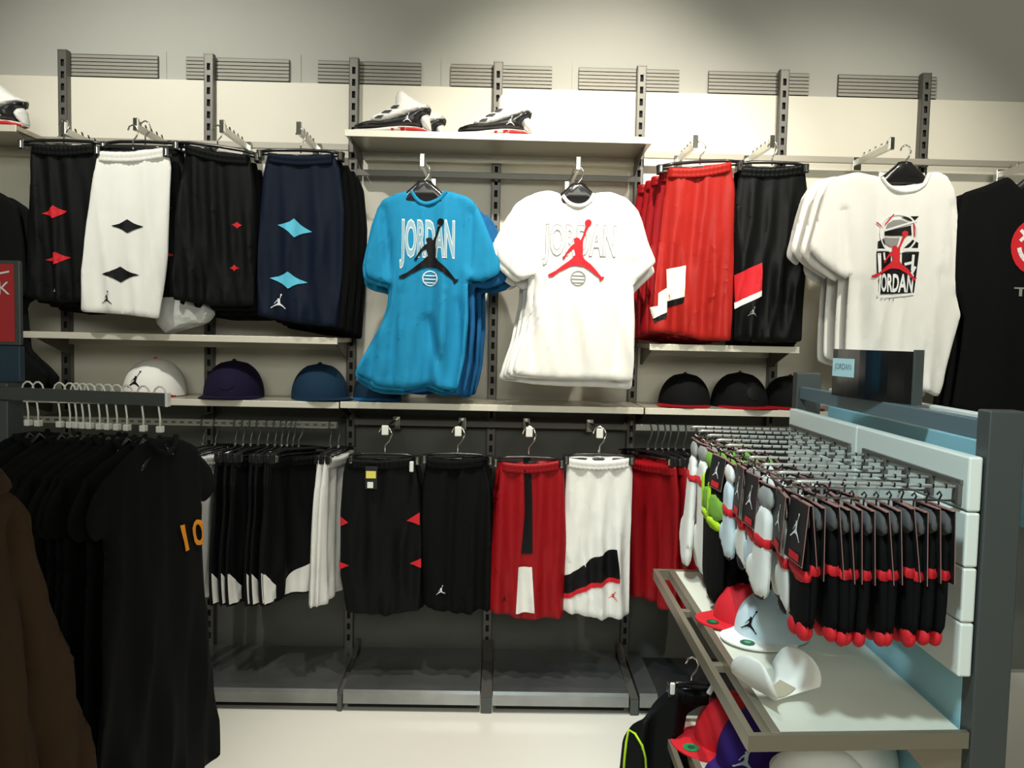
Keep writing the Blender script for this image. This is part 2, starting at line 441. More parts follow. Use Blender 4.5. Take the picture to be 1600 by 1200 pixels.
shelf(-.563, .518, ZL+.002, 'pale low shelf under the blue and the white shirts', [-.55, .50])
shelf(.523, 1.9, ZL+.002, 'pale low shelf carrying the black caps with red brims', [.54, 1.6])

# steel base platforms
prof = [(0, .082), (-.34, .082), (-.372, .078), (-.38, .068), (-.38, .030), (-.37, .027), (0, .027)]
for a, b, lb in ((-2.2, W(527, 1080, 2.74)[0], 'dark glossy steel base deck partly behind the rack of black jerseys'), (W(536, 1080, 2.74)[0], W(750, 1080, 2.74)[0], 'dark glossy steel base deck below the black shorts with red triangles'),
                 (W(770, 1080, 2.74)[0], W(983, 1080, 2.74)[0], 'dark glossy steel base deck below the red and white shorts'), (W(1000, 1080, 2.74)[0], W(1028, 1080, 2.74)[0], 'short end piece of the dark steel base decks')):
    t = thing('base_deck', lb, 'base', ((a+b)/2, D, 0), 0, 'steel base decks along the wall'); hw = (b-a)/2
    bm = bmesh.new(); prism(bm, prof, -hw, hw); link('deck_cover', bm, M_PLAT, t)
    BOX('plinth', M_DARKSLOT, t, -hw+.01, hw-.01, -.34, 0, 0, .03, 0)
t = thing('dark_gap_cover', 'added black cover standing in for the dark gap between the base decks and the gondola', 'panel', (.90, D, 0))  # added cover; its black stands in for the shadowed gap beside the decks
BOX('cover', M_DARKSLOT, t, W(1030, 1080, 2.74)[0]-.90, .6, -.36, -.004, 0, .06, .004); BOX('front_lip', M_GOND, t, W(1030, 1080, 2.74)[0]-.90, .6, -.372, -.361, 0, .064, .002)
for k, x in enumerate((W(531, 1090, 2.75)[0], W(760, 1090, 2.75)[0], W(991, 1090, 2.75)[0])):
    t = thing('upright_foot', 'dark steel foot of the wall upright, filling the %s gap between the base decks' % ['first', 'second', 'third'][k], 'foot', (x, D, 0), 0, 'upright feet between the base decks')
    w2 = [.008, .02, .014][k]
    bm = bmesh.new(); prism(bm, [(-.005, .12), (-.10, .075), (-.372, .06), (-.376, .02), (-.376, 0), (-.005, 0)], -w2, w2); link('foot_beam', bm, M_STEELG, t)
    BOX('foot_cap', M_GOND, t, -w2, w2, -.380, -.376, .004, .056, .001)

# ------------------------------------------------------------------ faceout arms
def faceout(px, py, label, Yt=2.80, Yr=3.08, z=None, dy=.03):
    """arm whose root is on the cross rail and whose upturned tip shows at px,py"""
    X, Z = W(px, py, Yt)
    t = thing('faceout_rail', label, 'rail', (X, Yr, Z-dy if z is None else z), 0, 'display arms on the wall rails')
    L = Yr-Yt
    BOX('bracket', M_CHROME, t, -.016, .016, -.012, .012, -.03, .02, .002)
    bm = bmesh.new(); box(bm, -.006, .006, -L+.01, 0, -.012, .012, .002); link('arm_bar', bm, M_ZINC, t)
    bm = bmesh.new(); box(bm, -.009, .009, -L-.004, -L+.012, -.014, .03, .003); link('end_stop', bm, M_CHROME, t)
    bm = bmesh.new()
    for i in range(5):
        y = -L+.04+i*.045; tube(bm, [(0, y, .011), (0, y-.006, .02), (0, y-.010, .024)], .003, 6)
    tag(link('hanger_studs', bm, M_CHROME, t), kind='stuff')
    return t
for px, py, lb in ((99, 190, 'first from the left'), (212, 184, 'holding the white shorts'), (347, 187, 'holding the dark shorts beside the navy pair'), (467, 190, 'holding the navy shorts'),
                   (1087, 211, 'holding the upper red shorts'), (1207, 211, 'holding the black satin shorts'), (1394, 214, 'holding the white graphic shirt'), (1640, 235, 'holding the black smiley shirt')):
    faceout(px, py, 'metal display arm on the upper rail, '+lb)
for px, py, lb in ((660, 240, 'holding the blue shirts'), (904, 245, 'holding the centre white shirts')):
    faceout(px, py, 'metal display arm under the shoe shelf, '+lb, Yt=2.70)

# ------------------------------------------------------------------ hangers
def clip_hanger(label, w=.30, loc=(0, 0, 0), rotz=0, group=None, tilt=0., chrome=True):
    """loc: the hook's inner top; the clips grip at z = -.085"""
    t = thing('clip_hanger', label, 'hanger', loc, rotz, group)
    hk = [(0, 0, -.075), (0, 0, -.045)]+[(-.016*math.cos(a)+.0, 0, -.018+.018*math.sin(a)) for a in np.linspace(-1.0, PI+.3, 9)][::-1]
    hk = [(0, 0, -.078), (0, 0, -.05), (.012, 0, -.035), (.018, 0, -.018), (.012, 0, -.003), (0, 0, .003), (-.012, 0, -.003), (-.017, 0, -.016)]
    TUBE('hook', M_CHROME, t, hk, .0028, 6)
    dz = tilt*w/2
    bm = bmesh.new(); tube(bm, [(-w/2, 0, -.078-dz), (-w*.3, 0, -.070-dz*.6), (0, 0, -.068), (w*.3, 0, -.070+dz*.6), (w/2, 0, -.078+dz)], .0058, 6)
    tube(bm, [(-w/2, 0, -.086-dz), (w/2, 0, -.086+dz)], .0035, 6)
    link('crossbar', bm, M_BPLASTIC, t, smooth=True)
    for s in (-1, 1):
        x = s*w*.46; z = -.078+s*dz*.92
        bm = bmesh.new(); box(bm, x-.010, x+.010, -.016, .016, z-.026, z+.006, .003); link('clip', bm, M_BPLASTIC, t)
        BOX('clip_spring', M_CHROME, t, x-.0045, x+.0045, -.021, -.014, z-.022, z+.002, .002)
    return t
def shirt_hanger(label, loc, rotz=0, w=.22, group=None, m=M_BPLASTIC):
    t = thing('shirt_hanger', label, 'hanger', loc, rotz, group)
    hk = [(0, 0, -.078), (0, 0, -.05), (.012, 0, -.035), (.018, 0, -.018), (.012, 0, -.003), (0, 0, .003), (-.012, 0, -.003), (-.017, 0, -.016)]
    TUBE('hook', M_CHROME, t, hk, .003, 6)
    o = [(-.03, -.062), (-.02, -.05), (.02, -.05), (.03, -.062), (.055, -.085), (w/2, -.130), (w/2, -.144), (.06, -.125), (-.06, -.125), (-w/2, -.144), (-w/2, -.130), (-.055, -.085)]
    puff('shoulder_frame', smooth_poly(o), m, t, .011, .012, cell=.03)
    return t

# ------------------------------------------------------------------ shorts
def waist(o_top, t, m, s, h=.032):
    """ribbed waistband following the top of the outline"""
    (x0, z0), (x1, z1) = o_top
    n = 40; bm = bmesh.new(); rows = []
    rg = random.Random(int(abs(x0)*1000)); ph = rg.uniform(0, 6)
    for j in range(5):
        v = j/4; rr = []
        for i in range(n+1):
            u = i/n; x = x0+(x1-x0)*u; z = z0+(z1-z0)*u-h*v+.002
            sag = -.010*math.sin(PI*u)
            e = math.sqrt(max(0, 1-(2*u-1)**8))
            y = -(.017+.0022*math.sin(i*2.3+ph)+.003*math.sin(v*PI*2.))*e
            rr.append((x, y, z+sag))
        rows.append(rr)
    F = [[bm.verts.new(p) for p in r] for r in rows]; B = [[bm.verts.new((p[0], -p[1]*.8+.001, p[2])) for p in r] for r in rows]
    for j in range(4):
        for i in range(n):
            bm.faces.new((F[j][i], F[j][i+1], F[j+1][i+1], F[j+1][i])); bm.faces.new((B[j][i+1], B[j][i], B[j+1][i], B[j+1][i+1]))
    for i in range(n):
        bm.faces.new((F[0][i+1], F[0][i], B[0][i], B[0][i+1])); bm.faces.new((F[4][i], F[4][i+1], B[4][i+1], B[4][i]))
    return link('waistband', bm, m, t, smooth=True)
def px_shorts(label, outline_px, Y, m, seed, m2=None, group=None, T=.011, amp=.013, cell=.011, rotz=0):
    """shorts whose real outline is measured off the photo at depth Y; outline starts top-left, top-right"""
    P = [W(a, b, Y) for a, b in outline_px]
    ax = (P[0][0]+P[1][0])/2; az = (P[0][1]+P[1][1])/2
    L = [(x-ax, z-az) for x, z in P]
    t = thing('shorts', label, 'shorts', (ax, Y, az), rotz, group)
    q = soften(L, 2)
    ob, s = puff('cloth_body', q, m, t, T, .018, amp*2.1, seed, cell, lam=(.05, .13), grow=.7)
    waist((L[0], L[1]), t, m2 or m, s)
    t['anchor'] = (ax, az)
    return t, s, (lambda pts: [(W(a, b, Y)[0]-ax, W(a, b, Y)[1]-az) for a, b in pts])
def hang(t, label, dz=.0, w=.30, group='clip hangers of the front shorts', tilt=0., xo=0):
    return clip_hanger(label, w, (t.location.x+xo, t.location.y, t.location.z+.082+dz), t.rotation_euler.z, group, tilt)
YS = 2.80
G_SH = 'front shorts of the upper row'
def behind(t, n, dx, label, hl=None, dz=-.004, dy=.045, mat2=None, step=.0):
    for k in range(1, n+1):
        c = dup(t, (t.location.x+dx*k+random.uniform(-.006, .006), t.location.y+dy*k, t.location.z+dz*k), random.uniform(-.05, .05)+t.rotation_euler.z, label % ORD[k], (label % 'n').replace('n ', '')[:60])
        if mat2:
            for ch in c.children:
                if ch.name.startswith(('cloth_body', 'waistband')):
                    ch.data = ch.data.copy(); ch.data.materials[0] = mat2
                else: rm(ch)
ORD = ['', 'first', 'second', 'third', 'fourth', 'fifth', 'sixth', 'seventh', 'eighth', 'ninth', 'tenth', 'eleventh', 'twelfth', 'thirteenth', 'fourteenth', 'fifteenth', 'sixteenth', 'seventeenth']

# 1 black with red diamonds, far left
t, s, q = px_shorts('black shorts with two red diamonds, hanging at the left end of the upper row', [(50, 226), (150, 226), (155, 300), (152, 400), (152, 470), (95, 474), (38, 466), (40, 400), (44, 300)], YS, M_CHARC, 1, group=G_SH)
for (a, b) in ((86, 332), (90, 404)):
    decal('red_diamond', [star4(*q([(a, b)])[0], .047, .022, .1)], s, M_REDC, t)
decal('emblem', emblem(*q([(80, 453)])[0], .012), s, M_WHP, t)
hang(t, 'black clip hanger holding the far left black shorts with red diamonds')
behind(t, 3, .012, 'black shorts, %s behind the far left black pair with red diamonds', mat2=M_BLACK, dz=-.012)
# 2 white
t, s, q = px_shorts('bright white shorts with two black diamonds and a small black emblem', [(154, 238), (262, 232), (268, 262), (264, 330), (260, 400), (252, 470), (246, 498), (190, 491), (125, 487), (128, 430), (134, 350), (144, 280)], YS-.03, M_WHITE, 2, group=G_SH, amp=.008)
for (a, b, r) in ((201, 354, .055), (189, 429, .064)):
    decal('black_diamond', [star4(*q([(a, b)])[0], r, r*.42)], s, M_BLKP, t)
decal('emblem', emblem(*q([(169, 465)])[0], .045), s, M_BLKP, t)
hang(t, 'black clip hanger holding the white shorts with black diamonds', w=.25)
c = t
# black ones behind the white, sticking out on its right, with red diamonds at the edge
t, s, q = px_shorts('black shorts with red diamonds at the side, mostly hidden behind the white pair', [(170, 228), (284, 228), (296, 300), (296, 400), (288, 462), (240, 466), (165, 462), (165, 400), (168, 300)], YS+.03, M_CHARC, 3, group=G_SH)
for (a, b) in ((255, 325), (257, 398)):
    decal('red_diamond', [star4(*q([(a, b)])[0], .035, .017)], s, M_REDC, t)
hang(t, 'black clip hanger just behind the white shorts')
behind(t, 3, -.008, 'black shorts, %s behind the pair that the white shorts hide', mat2=M_BLACK, dz=-.02)
# 3 dark
t, s, q = px_shorts('dark charcoal shorts with two small red marks, between the white and the navy pairs', [(290, 226), (390, 244), (400, 300), (400, 400), (396, 478), (330, 478), (270, 468), (272, 350), (282, 280)], YS, M_CHARC, 4, group=G_SH, amp=.010)
for (a, b) in ((371, 352), (367, 419)): decal('red_mark', [star4(*q([(a, b)])[0], .016, .012)], s, M_REDC, t)
hang(t, 'black clip hanger hanging askew above the dark charcoal shorts', tilt=-.12)
behind(t, 3, .010, 'black shorts, %s behind the charcoal pair with red marks', mat2=M_BLACK, dz=-.016)
# 4 navy
t, s, q = px_shorts('navy shorts with two cyan diamonds and a white emblem near the hem', [(418, 240), (522, 242), (532, 265), (538, 330), (534, 430), (527, 512), (465, 505), (400, 493), (402, 420), (406, 330), (411, 270)], YS, M_NAVY, 5, group=G_SH, amp=.010)
decal('cyan_diamond', [star4(*q([(461, 357)])[0], .060, .032, -.18)], s, M_CYAN, t)
decal('cyan_diamond', [star4(*q([(451, 438)])[0], .066, .029, -.10)], s, M_CYAN, t)
decal('emblem', emblem(*q([(435, 471)])[0], .052), s, M_WHP, t)
hang(t, 'black clip hanger holding the navy shorts')
behind(t, 4, .014, 'black shorts, %s behind the navy pair', mat2=M_BLACK, dz=-.010)
# 5 red
t, s, q = px_shorts('glossy red shorts with a white and black side panel, upper row', [(1044, 264), (1143, 254), (1149, 300), (1148, 420), (1144, 533), (1100, 532), (1060, 523), (1014, 518), (1022, 450), (1031, 380), (1038, 310)], YS, M_RED, 6, group=G_SH, amp=.012)
decal('side_panel', [q([(1041, 421), (1071, 415), (1068, 464), (1041, 471)])], s, M_WHITE, t)
decal('side_panel', [q([(1029, 458), (1041, 450), (1041, 488), (1020, 498), (1016, 480), (1028, 478)])], s, M_WHITE, t)
decal('black_stripe', [q([(1041, 471), (1068, 464), (1066, 474), (1041, 481)]), q([(1020, 498), (1041, 488), (1041, 496), (1022, 504)])], s, M_BLKP, t)
hang(t, 'black clip hanger holding the glossy red shorts of the upper row', tilt=.08)
for k in range(1, 4): pass
behind(t, 4, -.018, 'red shorts, %s behind the glossy red pair of the upper row', dz=-.006, mat2=M_RED2)
# 6 black satin
t, s, q = px_shorts('black satin shorts with a red slanting panel and white stripe', [(1154, 262), (1258, 258), (1262, 300), (1260, 420), (1254, 534), (1200, 536), (1148, 532), (1147, 420), (1150, 320)], YS, M_BLACK2, 8, group=G_SH, amp=.008)
decal('red_panel', [q([(1148, 430), (1168, 420), (1189, 411), (1189, 454), (1148, 473)])], s, M_REDC, t)
decal('white_stripe', [q([(1147, 473), (1189, 454), (1189, 463), (1147, 483)])], s, M_WHP, t)
decal('emblem', emblem(*q([(1174, 487)])[0], .034), s, M_LINEP, t)
hang(t, 'black clip hanger holding the black satin shorts', w=.25)
behind(t, 3, .004, 'black shorts, %s behind the satin pair with the red panel', mat2=M_BLACK, dz=-.01)

# lower row, on display arms
YL = 2.78
G_LO = 'front shorts of the lower row'
zlr = W(700, 662, 3.08)[1]
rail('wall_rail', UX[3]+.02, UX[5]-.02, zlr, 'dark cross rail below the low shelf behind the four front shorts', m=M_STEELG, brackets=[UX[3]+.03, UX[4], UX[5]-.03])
hooks = [(602, 668, 'black shorts with red triangles'), (716, 670, 'plain black shorts'), (827, 671, 'red shorts with a black band'), (937, 673, 'white shorts with a black and red slant')]
for px, py, lb in hooks:
    X, Z = W(px, py, 2.77)
    a = thing('faceout_rail', 'short chrome display arm over the '+lb, 'rail', (X, 3.08, Z-.012), 0, 'display arms of the lower row')
    BOX('arm_bar', M_CHROME, a, -.006, .006, -.31, 0, -.012, .012, .002)
    BOX('bracket', M_CHROME, a, -.014, .014, -.01, .012, -.03, .02, .002)
    BOX('end_stop', M_WPLASTIC, a, -.012, .012, -.318, -.309, -.014, .02, .003)
def lower(label, hl, outline, m, seed, px, **k):
    t, s, q = px_shorts(label, outline, YL, m, seed, group=G_LO, **k)
    h = clip_hanger(hl, .25, (W(px, 665, YL)[0], YL, W(px, 668, YL)[1]+.0), 0, 'hooked hangers of the lower row')
    dz = t.location.z-(h.location.z-.082)
    for ch in h.children:                        # the bar sits at the waist of the shorts, the hook above it
        if not ch.name.startswith('hook'): ch.location.z = dz
    hk = [c for c in h.children if c.name.startswith('hook')][0]
    hk.scale = (1.35, 1.35, max(.5, (.075-dz)/.078)); hk.data.materials[0] = M_CHROME
    return t, s, q
t, s, q = lower('black shorts with red triangles on both side seams and a paper tag', 'chrome hooked clip hanger of the black shorts with red triangles', [(542, 716), (648, 714), (655, 760), (659, 850), (655, 955), (600, 963), (540, 958), (531, 900), (531, 800), (536, 740)], M_CHARC, 11, 602, amp=.010)
for pts in ([(531, 806), (545, 815), (531, 823)], [(530, 878), (547, 882), (530, 890)], [(656, 800), (636, 812), (656, 820)], [(658, 872), (640, 881), (658, 887)]):
    decal('red_triangle', [q(pts)], s, M_REDC, t)
X, Z = q([(582, 745)])[0]
tg = BOX('price_tag', M_CARD, t, X-.020, X+.022, -.034, -.031, Z-.037, Z+.042, .001)
BOX('yellow_label', M_YELLOW, tg, X-.017, X+.017, -.0352, -.0342, Z+.001, Z+.026, 0)
BOX('barcode_label', M_PAPER, tg, X-.012, X+.008, -.0352, -.0342, Z-.033, Z-.012, 0)
X, Z = q([(645, 727)])[0]; BOX('security_tag', M_WPLASTIC, t, X-.008, X+.006, -.036, -.02, Z-.018, Z+.018, .003)
behind(t, 3, .002, 'black shorts, %s behind the lower pair with red triangles', mat2=M_BLACK, dz=-.010)
t, s, q = lower('plain black shorts with a small white emblem at the hem', 'chrome hooked clip hanger of the plain black shorts', [(666, 716), (757, 714), (766, 760), (768, 850), (766, 955), (715, 962), (660, 950), (659, 850), (660, 760)], M_BLACK, 12, 716)
decal('emblem', emblem(*q([(689, 921)])[0], .034), s, M_WHP, t)
behind(t, 3, .001, 'black shorts, %s behind the plain black lower pair', mat2=M_BLACK, dz=-.006)
t, s, q = lower('red shorts with a black band and a white strip down the front', 'chrome hooked clip hanger of the red shorts with a black band', [(783, 722), (878, 719), (882, 745), (885, 850), (880, 966), (820, 970), (762, 955), (766, 870), (776, 780)], M_RED2, 13, 827, amp=.010)
decal('black_band', [q([(817, 714), (829, 714), (832, 780), (832, 864), (814, 864), (820, 800), (819, 750)])], s, M_BLKP, t, off=.0035)
decal('white_strip', [q([(810, 885), (831, 885), (835, 956), (806, 958)])], s, M_WHITE, t)
decal('emblem', emblem(*q([(788, 936)])[0], .026), s, M_BLKP, t)
behind(t, 3, -.003, 'red shorts, %s behind the lower red pair with a black band', mat2=M_RED2, dz=-.008)
t, s, q = lower('white shorts with a slanting black and red band and a red emblem', 'chrome hooked clip hanger of the white shorts with a slanting band', [(886, 716), (984, 716), (989, 740), (986, 850), (985, 966), (940, 970), (878, 957), (880, 850), (884, 760)], M_WHITE, 14, 937)
decal('black_band', [q([(879, 902), (905, 888), (930, 870), (963, 857), (967, 901), (925, 912), (879, 930)])], s, M_BLKP, t)
decal('red_stripe', [q([(879, 930), (925, 912), (967, 901), (967, 908), (925, 920), (879, 938)])], s, M_REDC, t)
decal('emblem', emblem(*q([(958, 931)])[0], .032), s, M_REDC, t)
behind(t, 2, .004, 'white shorts, %s behind the lower pair with a slanting band', mat2=M_GREYC, dz=-.004)

# ------------------------------------------------------------------ side-hung shorts on the lower rails
zb = W(420, 662, 2.90)[1]
t = thing('hanging_rail', 'pale perforated hanging rail carrying the side-hung shorts on the left', 'rail', (-1.4, 2.90, zb))
BOX('bar', M_ZINC, t, -1.0, .82, -.008, .008, -.012, .012, .002)
for x in (-.27, .28, .80): BOX('bracket', M_STEELG, t, x-.004, x+.004, 0, .22, -.012, .01, .001)
bm = bmesh.new()
for i in range(60): box(bm, -.98+i*.03, -.965+i*.03, -.0086, -.0075, -.004, .004)
tag(link('perforations', bm, M_STEELG, t), kind='stuff')
def side_shorts(m, trim, seed, Lg=.52):
    t = thing('shorts', 'x', 'shorts', (0, 0, 0))
    o = [(-.13, 0), (.13, 0), (.145, -.1), (.155, -.3), (.16, -Lg+.005), (.08, -Lg-.004), (0, -Lg+.004), (-.08, -Lg-.005), (-.16, -Lg+.004), (-.155, -.3), (-.145, -.1)]
    ob, s = puff('cloth_body', o, m, t, .008, .015, .020, seed, .012, lam=(.06, .14), grow=.75)
    waist((o[0], o[1]), t, m, s)
    if trim:
        decal('side_panel', [[(.158, -.33), (.158, -Lg+.01), (-.05, -Lg+.012), (-.05, -Lg+.07), (.03, -Lg+.11)]], s, trim, t, cell=.02)
        decal('side_panel', [[(-.156, -.40), (-.10, -Lg+.06), (-.09, -Lg+.012), (-.157, -Lg+.012)]], s, trim, t, cell=.02)
    return t
proto = {'g': side_shorts(M_GREYC, None, 21), 'b': side_shorts(M_CHARC, M_WHITE, 22), 'r': side_shorts(M_RED2, None, 23)}
used = set()
def put(kind, loc, rz, label, group, sc=1.):
    if kind in used: o = dup(proto[kind], loc, rz, label, group)
    else: o = proto[kind]; used.add(kind); o.location = loc; o.rotation_euler = (0, 0, rz); tag(o, label, None, group)
    o.scale = (sc, 1, 1)
    return o
KN = {'g': 'pale grey', 'b': 'black white-hemmed', 'r': 'red'}
zs = W(420, 706, 2.90)[1]
seq = [(318, 'g', 74), (337, 'g', 76), (368, 'b', 82), (380, 'b', 84), (392, 'b', 82), (404, 'b', 72), (418, 'b', 84), (430, 'b', 80), (440, 'b', 84), (449, 'b', 78), (458, 'b', 70), (467, 'b', 38), (516, 'g', 84), (529, 'g', 80)]
ch0 = None
for i, (px, kd, a) in enumerate(seq):
    x = W(px, 690, 2.90)[0]
    put(kd, (x, 2.90, zs-random.uniform(0, .008)), math.radians(a), f'{KN[kd]} side-hung shorts, {ORD[i+1]} from the left on the lower left rail', 'side-hung shorts on the lower left rail')
    if ch0 is None:
        ch0 = clip_hanger('', .26, (x, 2.90, zb+.012), math.radians(a)); o = ch0
        for c2 in ch0.children:
            if not c2.name.startswith('hook'): c2.location.z = zs+.082-(zb+.012)
        BOX('swivel', M_CHROME, ch0, -.005, .005, -.005, .005, zs+.02-(zb+.012), zs+.030-(zb+.012), .002); hk = [c2 for c2 in ch0.children if c2.name.startswith('hook')][0]; hk.data.materials[0] = M_GOND; hk.scale.z = max(.4, (.075-(zs+.082-(zb+.012)))/.078)
    else: o = dup(ch0, (x, 2.90, zb+.012), math.radians(a))
    tag(o, f'black clip hanger, {ORD[i+1]} from the left on the lower left rail', None, 'clip hangers on the lower left rail')
zb2 = W(1020, 668, 2.90)[1]
t = thing('hanging_rail', 'pale hanging rail carrying the side-hung red shorts behind the sock display', 'rail', (.9, 2.90, zb2))
BOX('bar', M_ZINC, t, -.40, .9, -.008, .008, -.012, .012, .002); BOX('bracket', M_STEELG, t, -.36, -.352, 0, .22, -.012, .01, .001)
for i, (px, a) in enumerate([(1004, 128), (1016, 112), (1026, 120), (1036, 106), (1047, 114), (1060, 104), (1076, 108), (1092, 104)]):
    x = W(px, 690, 2.90)[0]
    put('r', (x+.02, 2.90, zs-random.uniform(0.002, .012)), math.radians(a-180 if i else -50), f'red side-hung shorts, {ORD[i+1]} from the left beside the sock display', 'side-hung red shorts beside the sock display')
    o = dup(ch0, (x+.02, 2.90, zb2+.012), math.radians(a-180 if i else -50)); tag(o, f'black clip hanger, {ORD[i+1]} from the left above the side-hung red shorts', None, 'clip hangers above the side-hung red shorts')
XEND = 1
# ------------------------------------------------------------------ T-shirts
def px_shirt(label, outline_px, Y, m, seed, anchor_px, neck_px=None, T=.012, R=.016, amp=.032, cell=.012, group=None, back=M_GREYC, cr=()):
    ax, az = W(*anchor_px, Y); q = lambda pts: [(W(a, b, Y)[0]-ax, W(a, b, Y)[1]-az) for a, b in pts]
    t = thing('t_shirt', label, 'shirt', (ax, Y, az), 0, group)
    out = soften(q(outline_px), 0, .014)
    ob, s = puff('cloth_body', out, m, t, T, R, amp, seed, cell, lam=(.07, .20), grow=.85, creases=[(*q([c[:2]])[0], *q([c[2:4]])[0], c[4], c[5]) for c in cr])
    if neck_px:
        N = q(neck_px)
        sm = list(N)
        for _ in range(3):                      # round neckline
            nn = [sm[0]]
            for a, b in zip(sm, sm[1:]): nn += [(a[0]*.75+b[0]*.25, a[1]*.75+b[1]*.25), (a[0]*.25+b[0]*.75, a[1]*.25+b[1]*.75)]
            sm = nn+[sm[-1]]
        ys = s.y(np.array([(x, z-.012) for x, z in sm]))
        TUBE('collar', m, t, [(x, min(y, -.008)*.9, z-.004) for (x, z), y in zip(sm, ys)], .0075, 8)
        lo = sm; hi = [(x*.96, max(sm[0][1], sm[-1][1])+.004-.006*math.sin(PI*i/(len(sm)-1))) for i, (x, z) in enumerate(sm)]
        bm = bmesh.new(); A = [bm.verts.new((x, .018, z-.02)) for x, z in lo]; B = [bm.verts.new((x, .014, z)) for x, z in hi]
        for i in range(len(A)-1): bm.faces.new((A[i], A[i+1], B[i+1], B[i]))
        link('back_neck', bm, back, t, smooth=True)
    return t, s, q
BLUE = [(643, 297), (620, 302), (596, 312), (584, 345), (570, 410), (572, 432), (590, 440), (611, 444), (609, 470), (600, 500), (582, 530), (566, 560), (558, 582), (580, 598), (602, 606), (640, 606), (672, 600), (700, 611), (716, 608), (726, 560), (732, 500), (731, 436), (748, 440), (765, 436), (780, 428), (784, 412), (768, 375), (750, 330), (738, 311), (716, 302), (697, 298), (688, 310), (666, 318), (652, 312)]
HB = 'blue shirts under the shoe shelf'
tb, s, q = px_shirt('front blue shirt with black leaping figure over white outlined lettering', BLUE, 2.72, M_BLUE, 31, (668, 300), [(643, 297), (652, 312), (666, 319), (688, 310), (697, 298)], group=HB, cr=[(598, 325, 609, 436, .022, .012), (737, 330, 733, 428, .024, .012), (722, 318, 725, 420, .010, .012), (668, 500, 694, 600, .022, .016), (676, 450, 640, 590, .010, .02), (715, 470, 722, 600, .014, .012), (610, 380, 590, 436, .008, .01), (625, 460, 600, 560, .010, .018)])
cx, cz = q([(668, 382)])[0]
wd = abs(q([(711, 382)])[0][0]-q([(628, 382)])[0][0]); hh = abs(q([(668, 347)])[0][1]-q([(668, 418)])[0][1])
def lettering(t, s, cx, cz, wd, hh, outer, inner, line=None):
    decal('lettering_outline', text_polys('JORDAN', cx, cz, wd, hh, .045 if outer is M_WHP else .036), s, outer, t, off=.0018, cell=.016)
    decal('lettering', text_polys('JORDAN', cx, cz, wd, hh, .014 if outer is M_WHP else .012), s, inner, t, off=.0026, cell=.016)
    if line: decal('lettering_line', text_polys('JORDAN', cx, cz, wd, hh, -.042), s, line, t, off=.0032, cell=.016)
lettering(tb, s, cx, cz, wd, hh, M_WHP, M_BGREYP)
def ball_mark(t, s, x, z, r, m):
    P = ring_strips(x, z, r, r, r*.14)
    for k in (-.55, -.1, .35): P.append(bar(x-r*.85, z+k*r, x+r*.8, z+(k-.02)*r, r*.14))
    decal('ball_mark', P, s, m, t, off=.0022, cell=.016)
ball_mark(tb, s, *q([(672, 435)])[0], .026, M_WHP)
ex, ez = q([(671, 392)])[0]; decal('emblem', emblem(ex, ez, .215), s, M_BLKP, tb, off=.0045, cell=.016)
shirt_hanger('black hanger inside the front blue shirt', (tb.location.x-.01, 2.72, W(668, 258, 2.72)[1]))
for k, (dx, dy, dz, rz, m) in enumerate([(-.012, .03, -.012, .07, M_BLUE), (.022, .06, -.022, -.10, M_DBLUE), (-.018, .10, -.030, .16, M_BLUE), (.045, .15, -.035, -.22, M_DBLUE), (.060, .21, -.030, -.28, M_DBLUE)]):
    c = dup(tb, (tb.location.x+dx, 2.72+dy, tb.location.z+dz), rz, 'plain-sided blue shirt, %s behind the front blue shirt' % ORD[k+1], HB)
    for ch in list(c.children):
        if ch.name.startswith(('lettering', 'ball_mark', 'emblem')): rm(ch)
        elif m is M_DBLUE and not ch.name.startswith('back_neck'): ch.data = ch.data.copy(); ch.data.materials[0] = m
WH = [(879, 304), (858, 297), (835, 301), (814, 315), (795, 350), (773, 388), (780, 408), (800, 428), (817, 439), (836, 427), (833, 470), (822, 520), (806, 560), (799, 584), (831, 589), (880, 592), (935, 593), (989, 597), (991, 550), (993, 504), (990, 445), (1005, 430), (1027, 409), (1013, 380), (1004, 350), (997, 329), (980, 309), (954, 299), (927, 302), (920, 316), (904, 321), (887, 316)]
HW = 'white shirts under the shoe shelf'
tw, s, q = px_shirt('centre white shirt with red leaping figure over pale outlined lettering', WH, 2.72, M_WHITE, 33, (903, 302), [(879, 304), (887, 316), (904, 322), (920, 316), (928, 302)], group=HW, amp=.026, back=M_WHITE, cr=[(826, 340, 836, 425, .014, .012), (984, 335, 985, 420, .014, .012), (836, 440, 828, 580, .012, .012), (968, 410, 1000, 415, .012, .010), (850, 450, 846, 560, .008, .015), (975, 440, 962, 580, .010, .02)])
cx, cz = q([(905, 384)])[0]
wd = abs(q([(962, 382)])[0][0]-q([(850, 382)])[0][0]); hh = abs(q([(668, 354)])[0][1]-q([(668, 415)])[0][1])
lettering(tw, s, cx, cz, wd, hh, M_LINEP, M_WHITE)
ball_mark(tw, s, *q([(903, 435)])[0], .026, M_LINEP)
ex, ez = q([(901, 391)])[0]; decal('emblem', emblem(ex, ez, .205), s, M_REDC, tw, off=.0045, cell=.016)
X, Z = q([(941, 598)])[0]
shirt_hanger('black hanger inside the centre white shirt', (tw.location.x, 2.72, W(903, 262, 2.72)[1]), m=M_BPLASTIC)
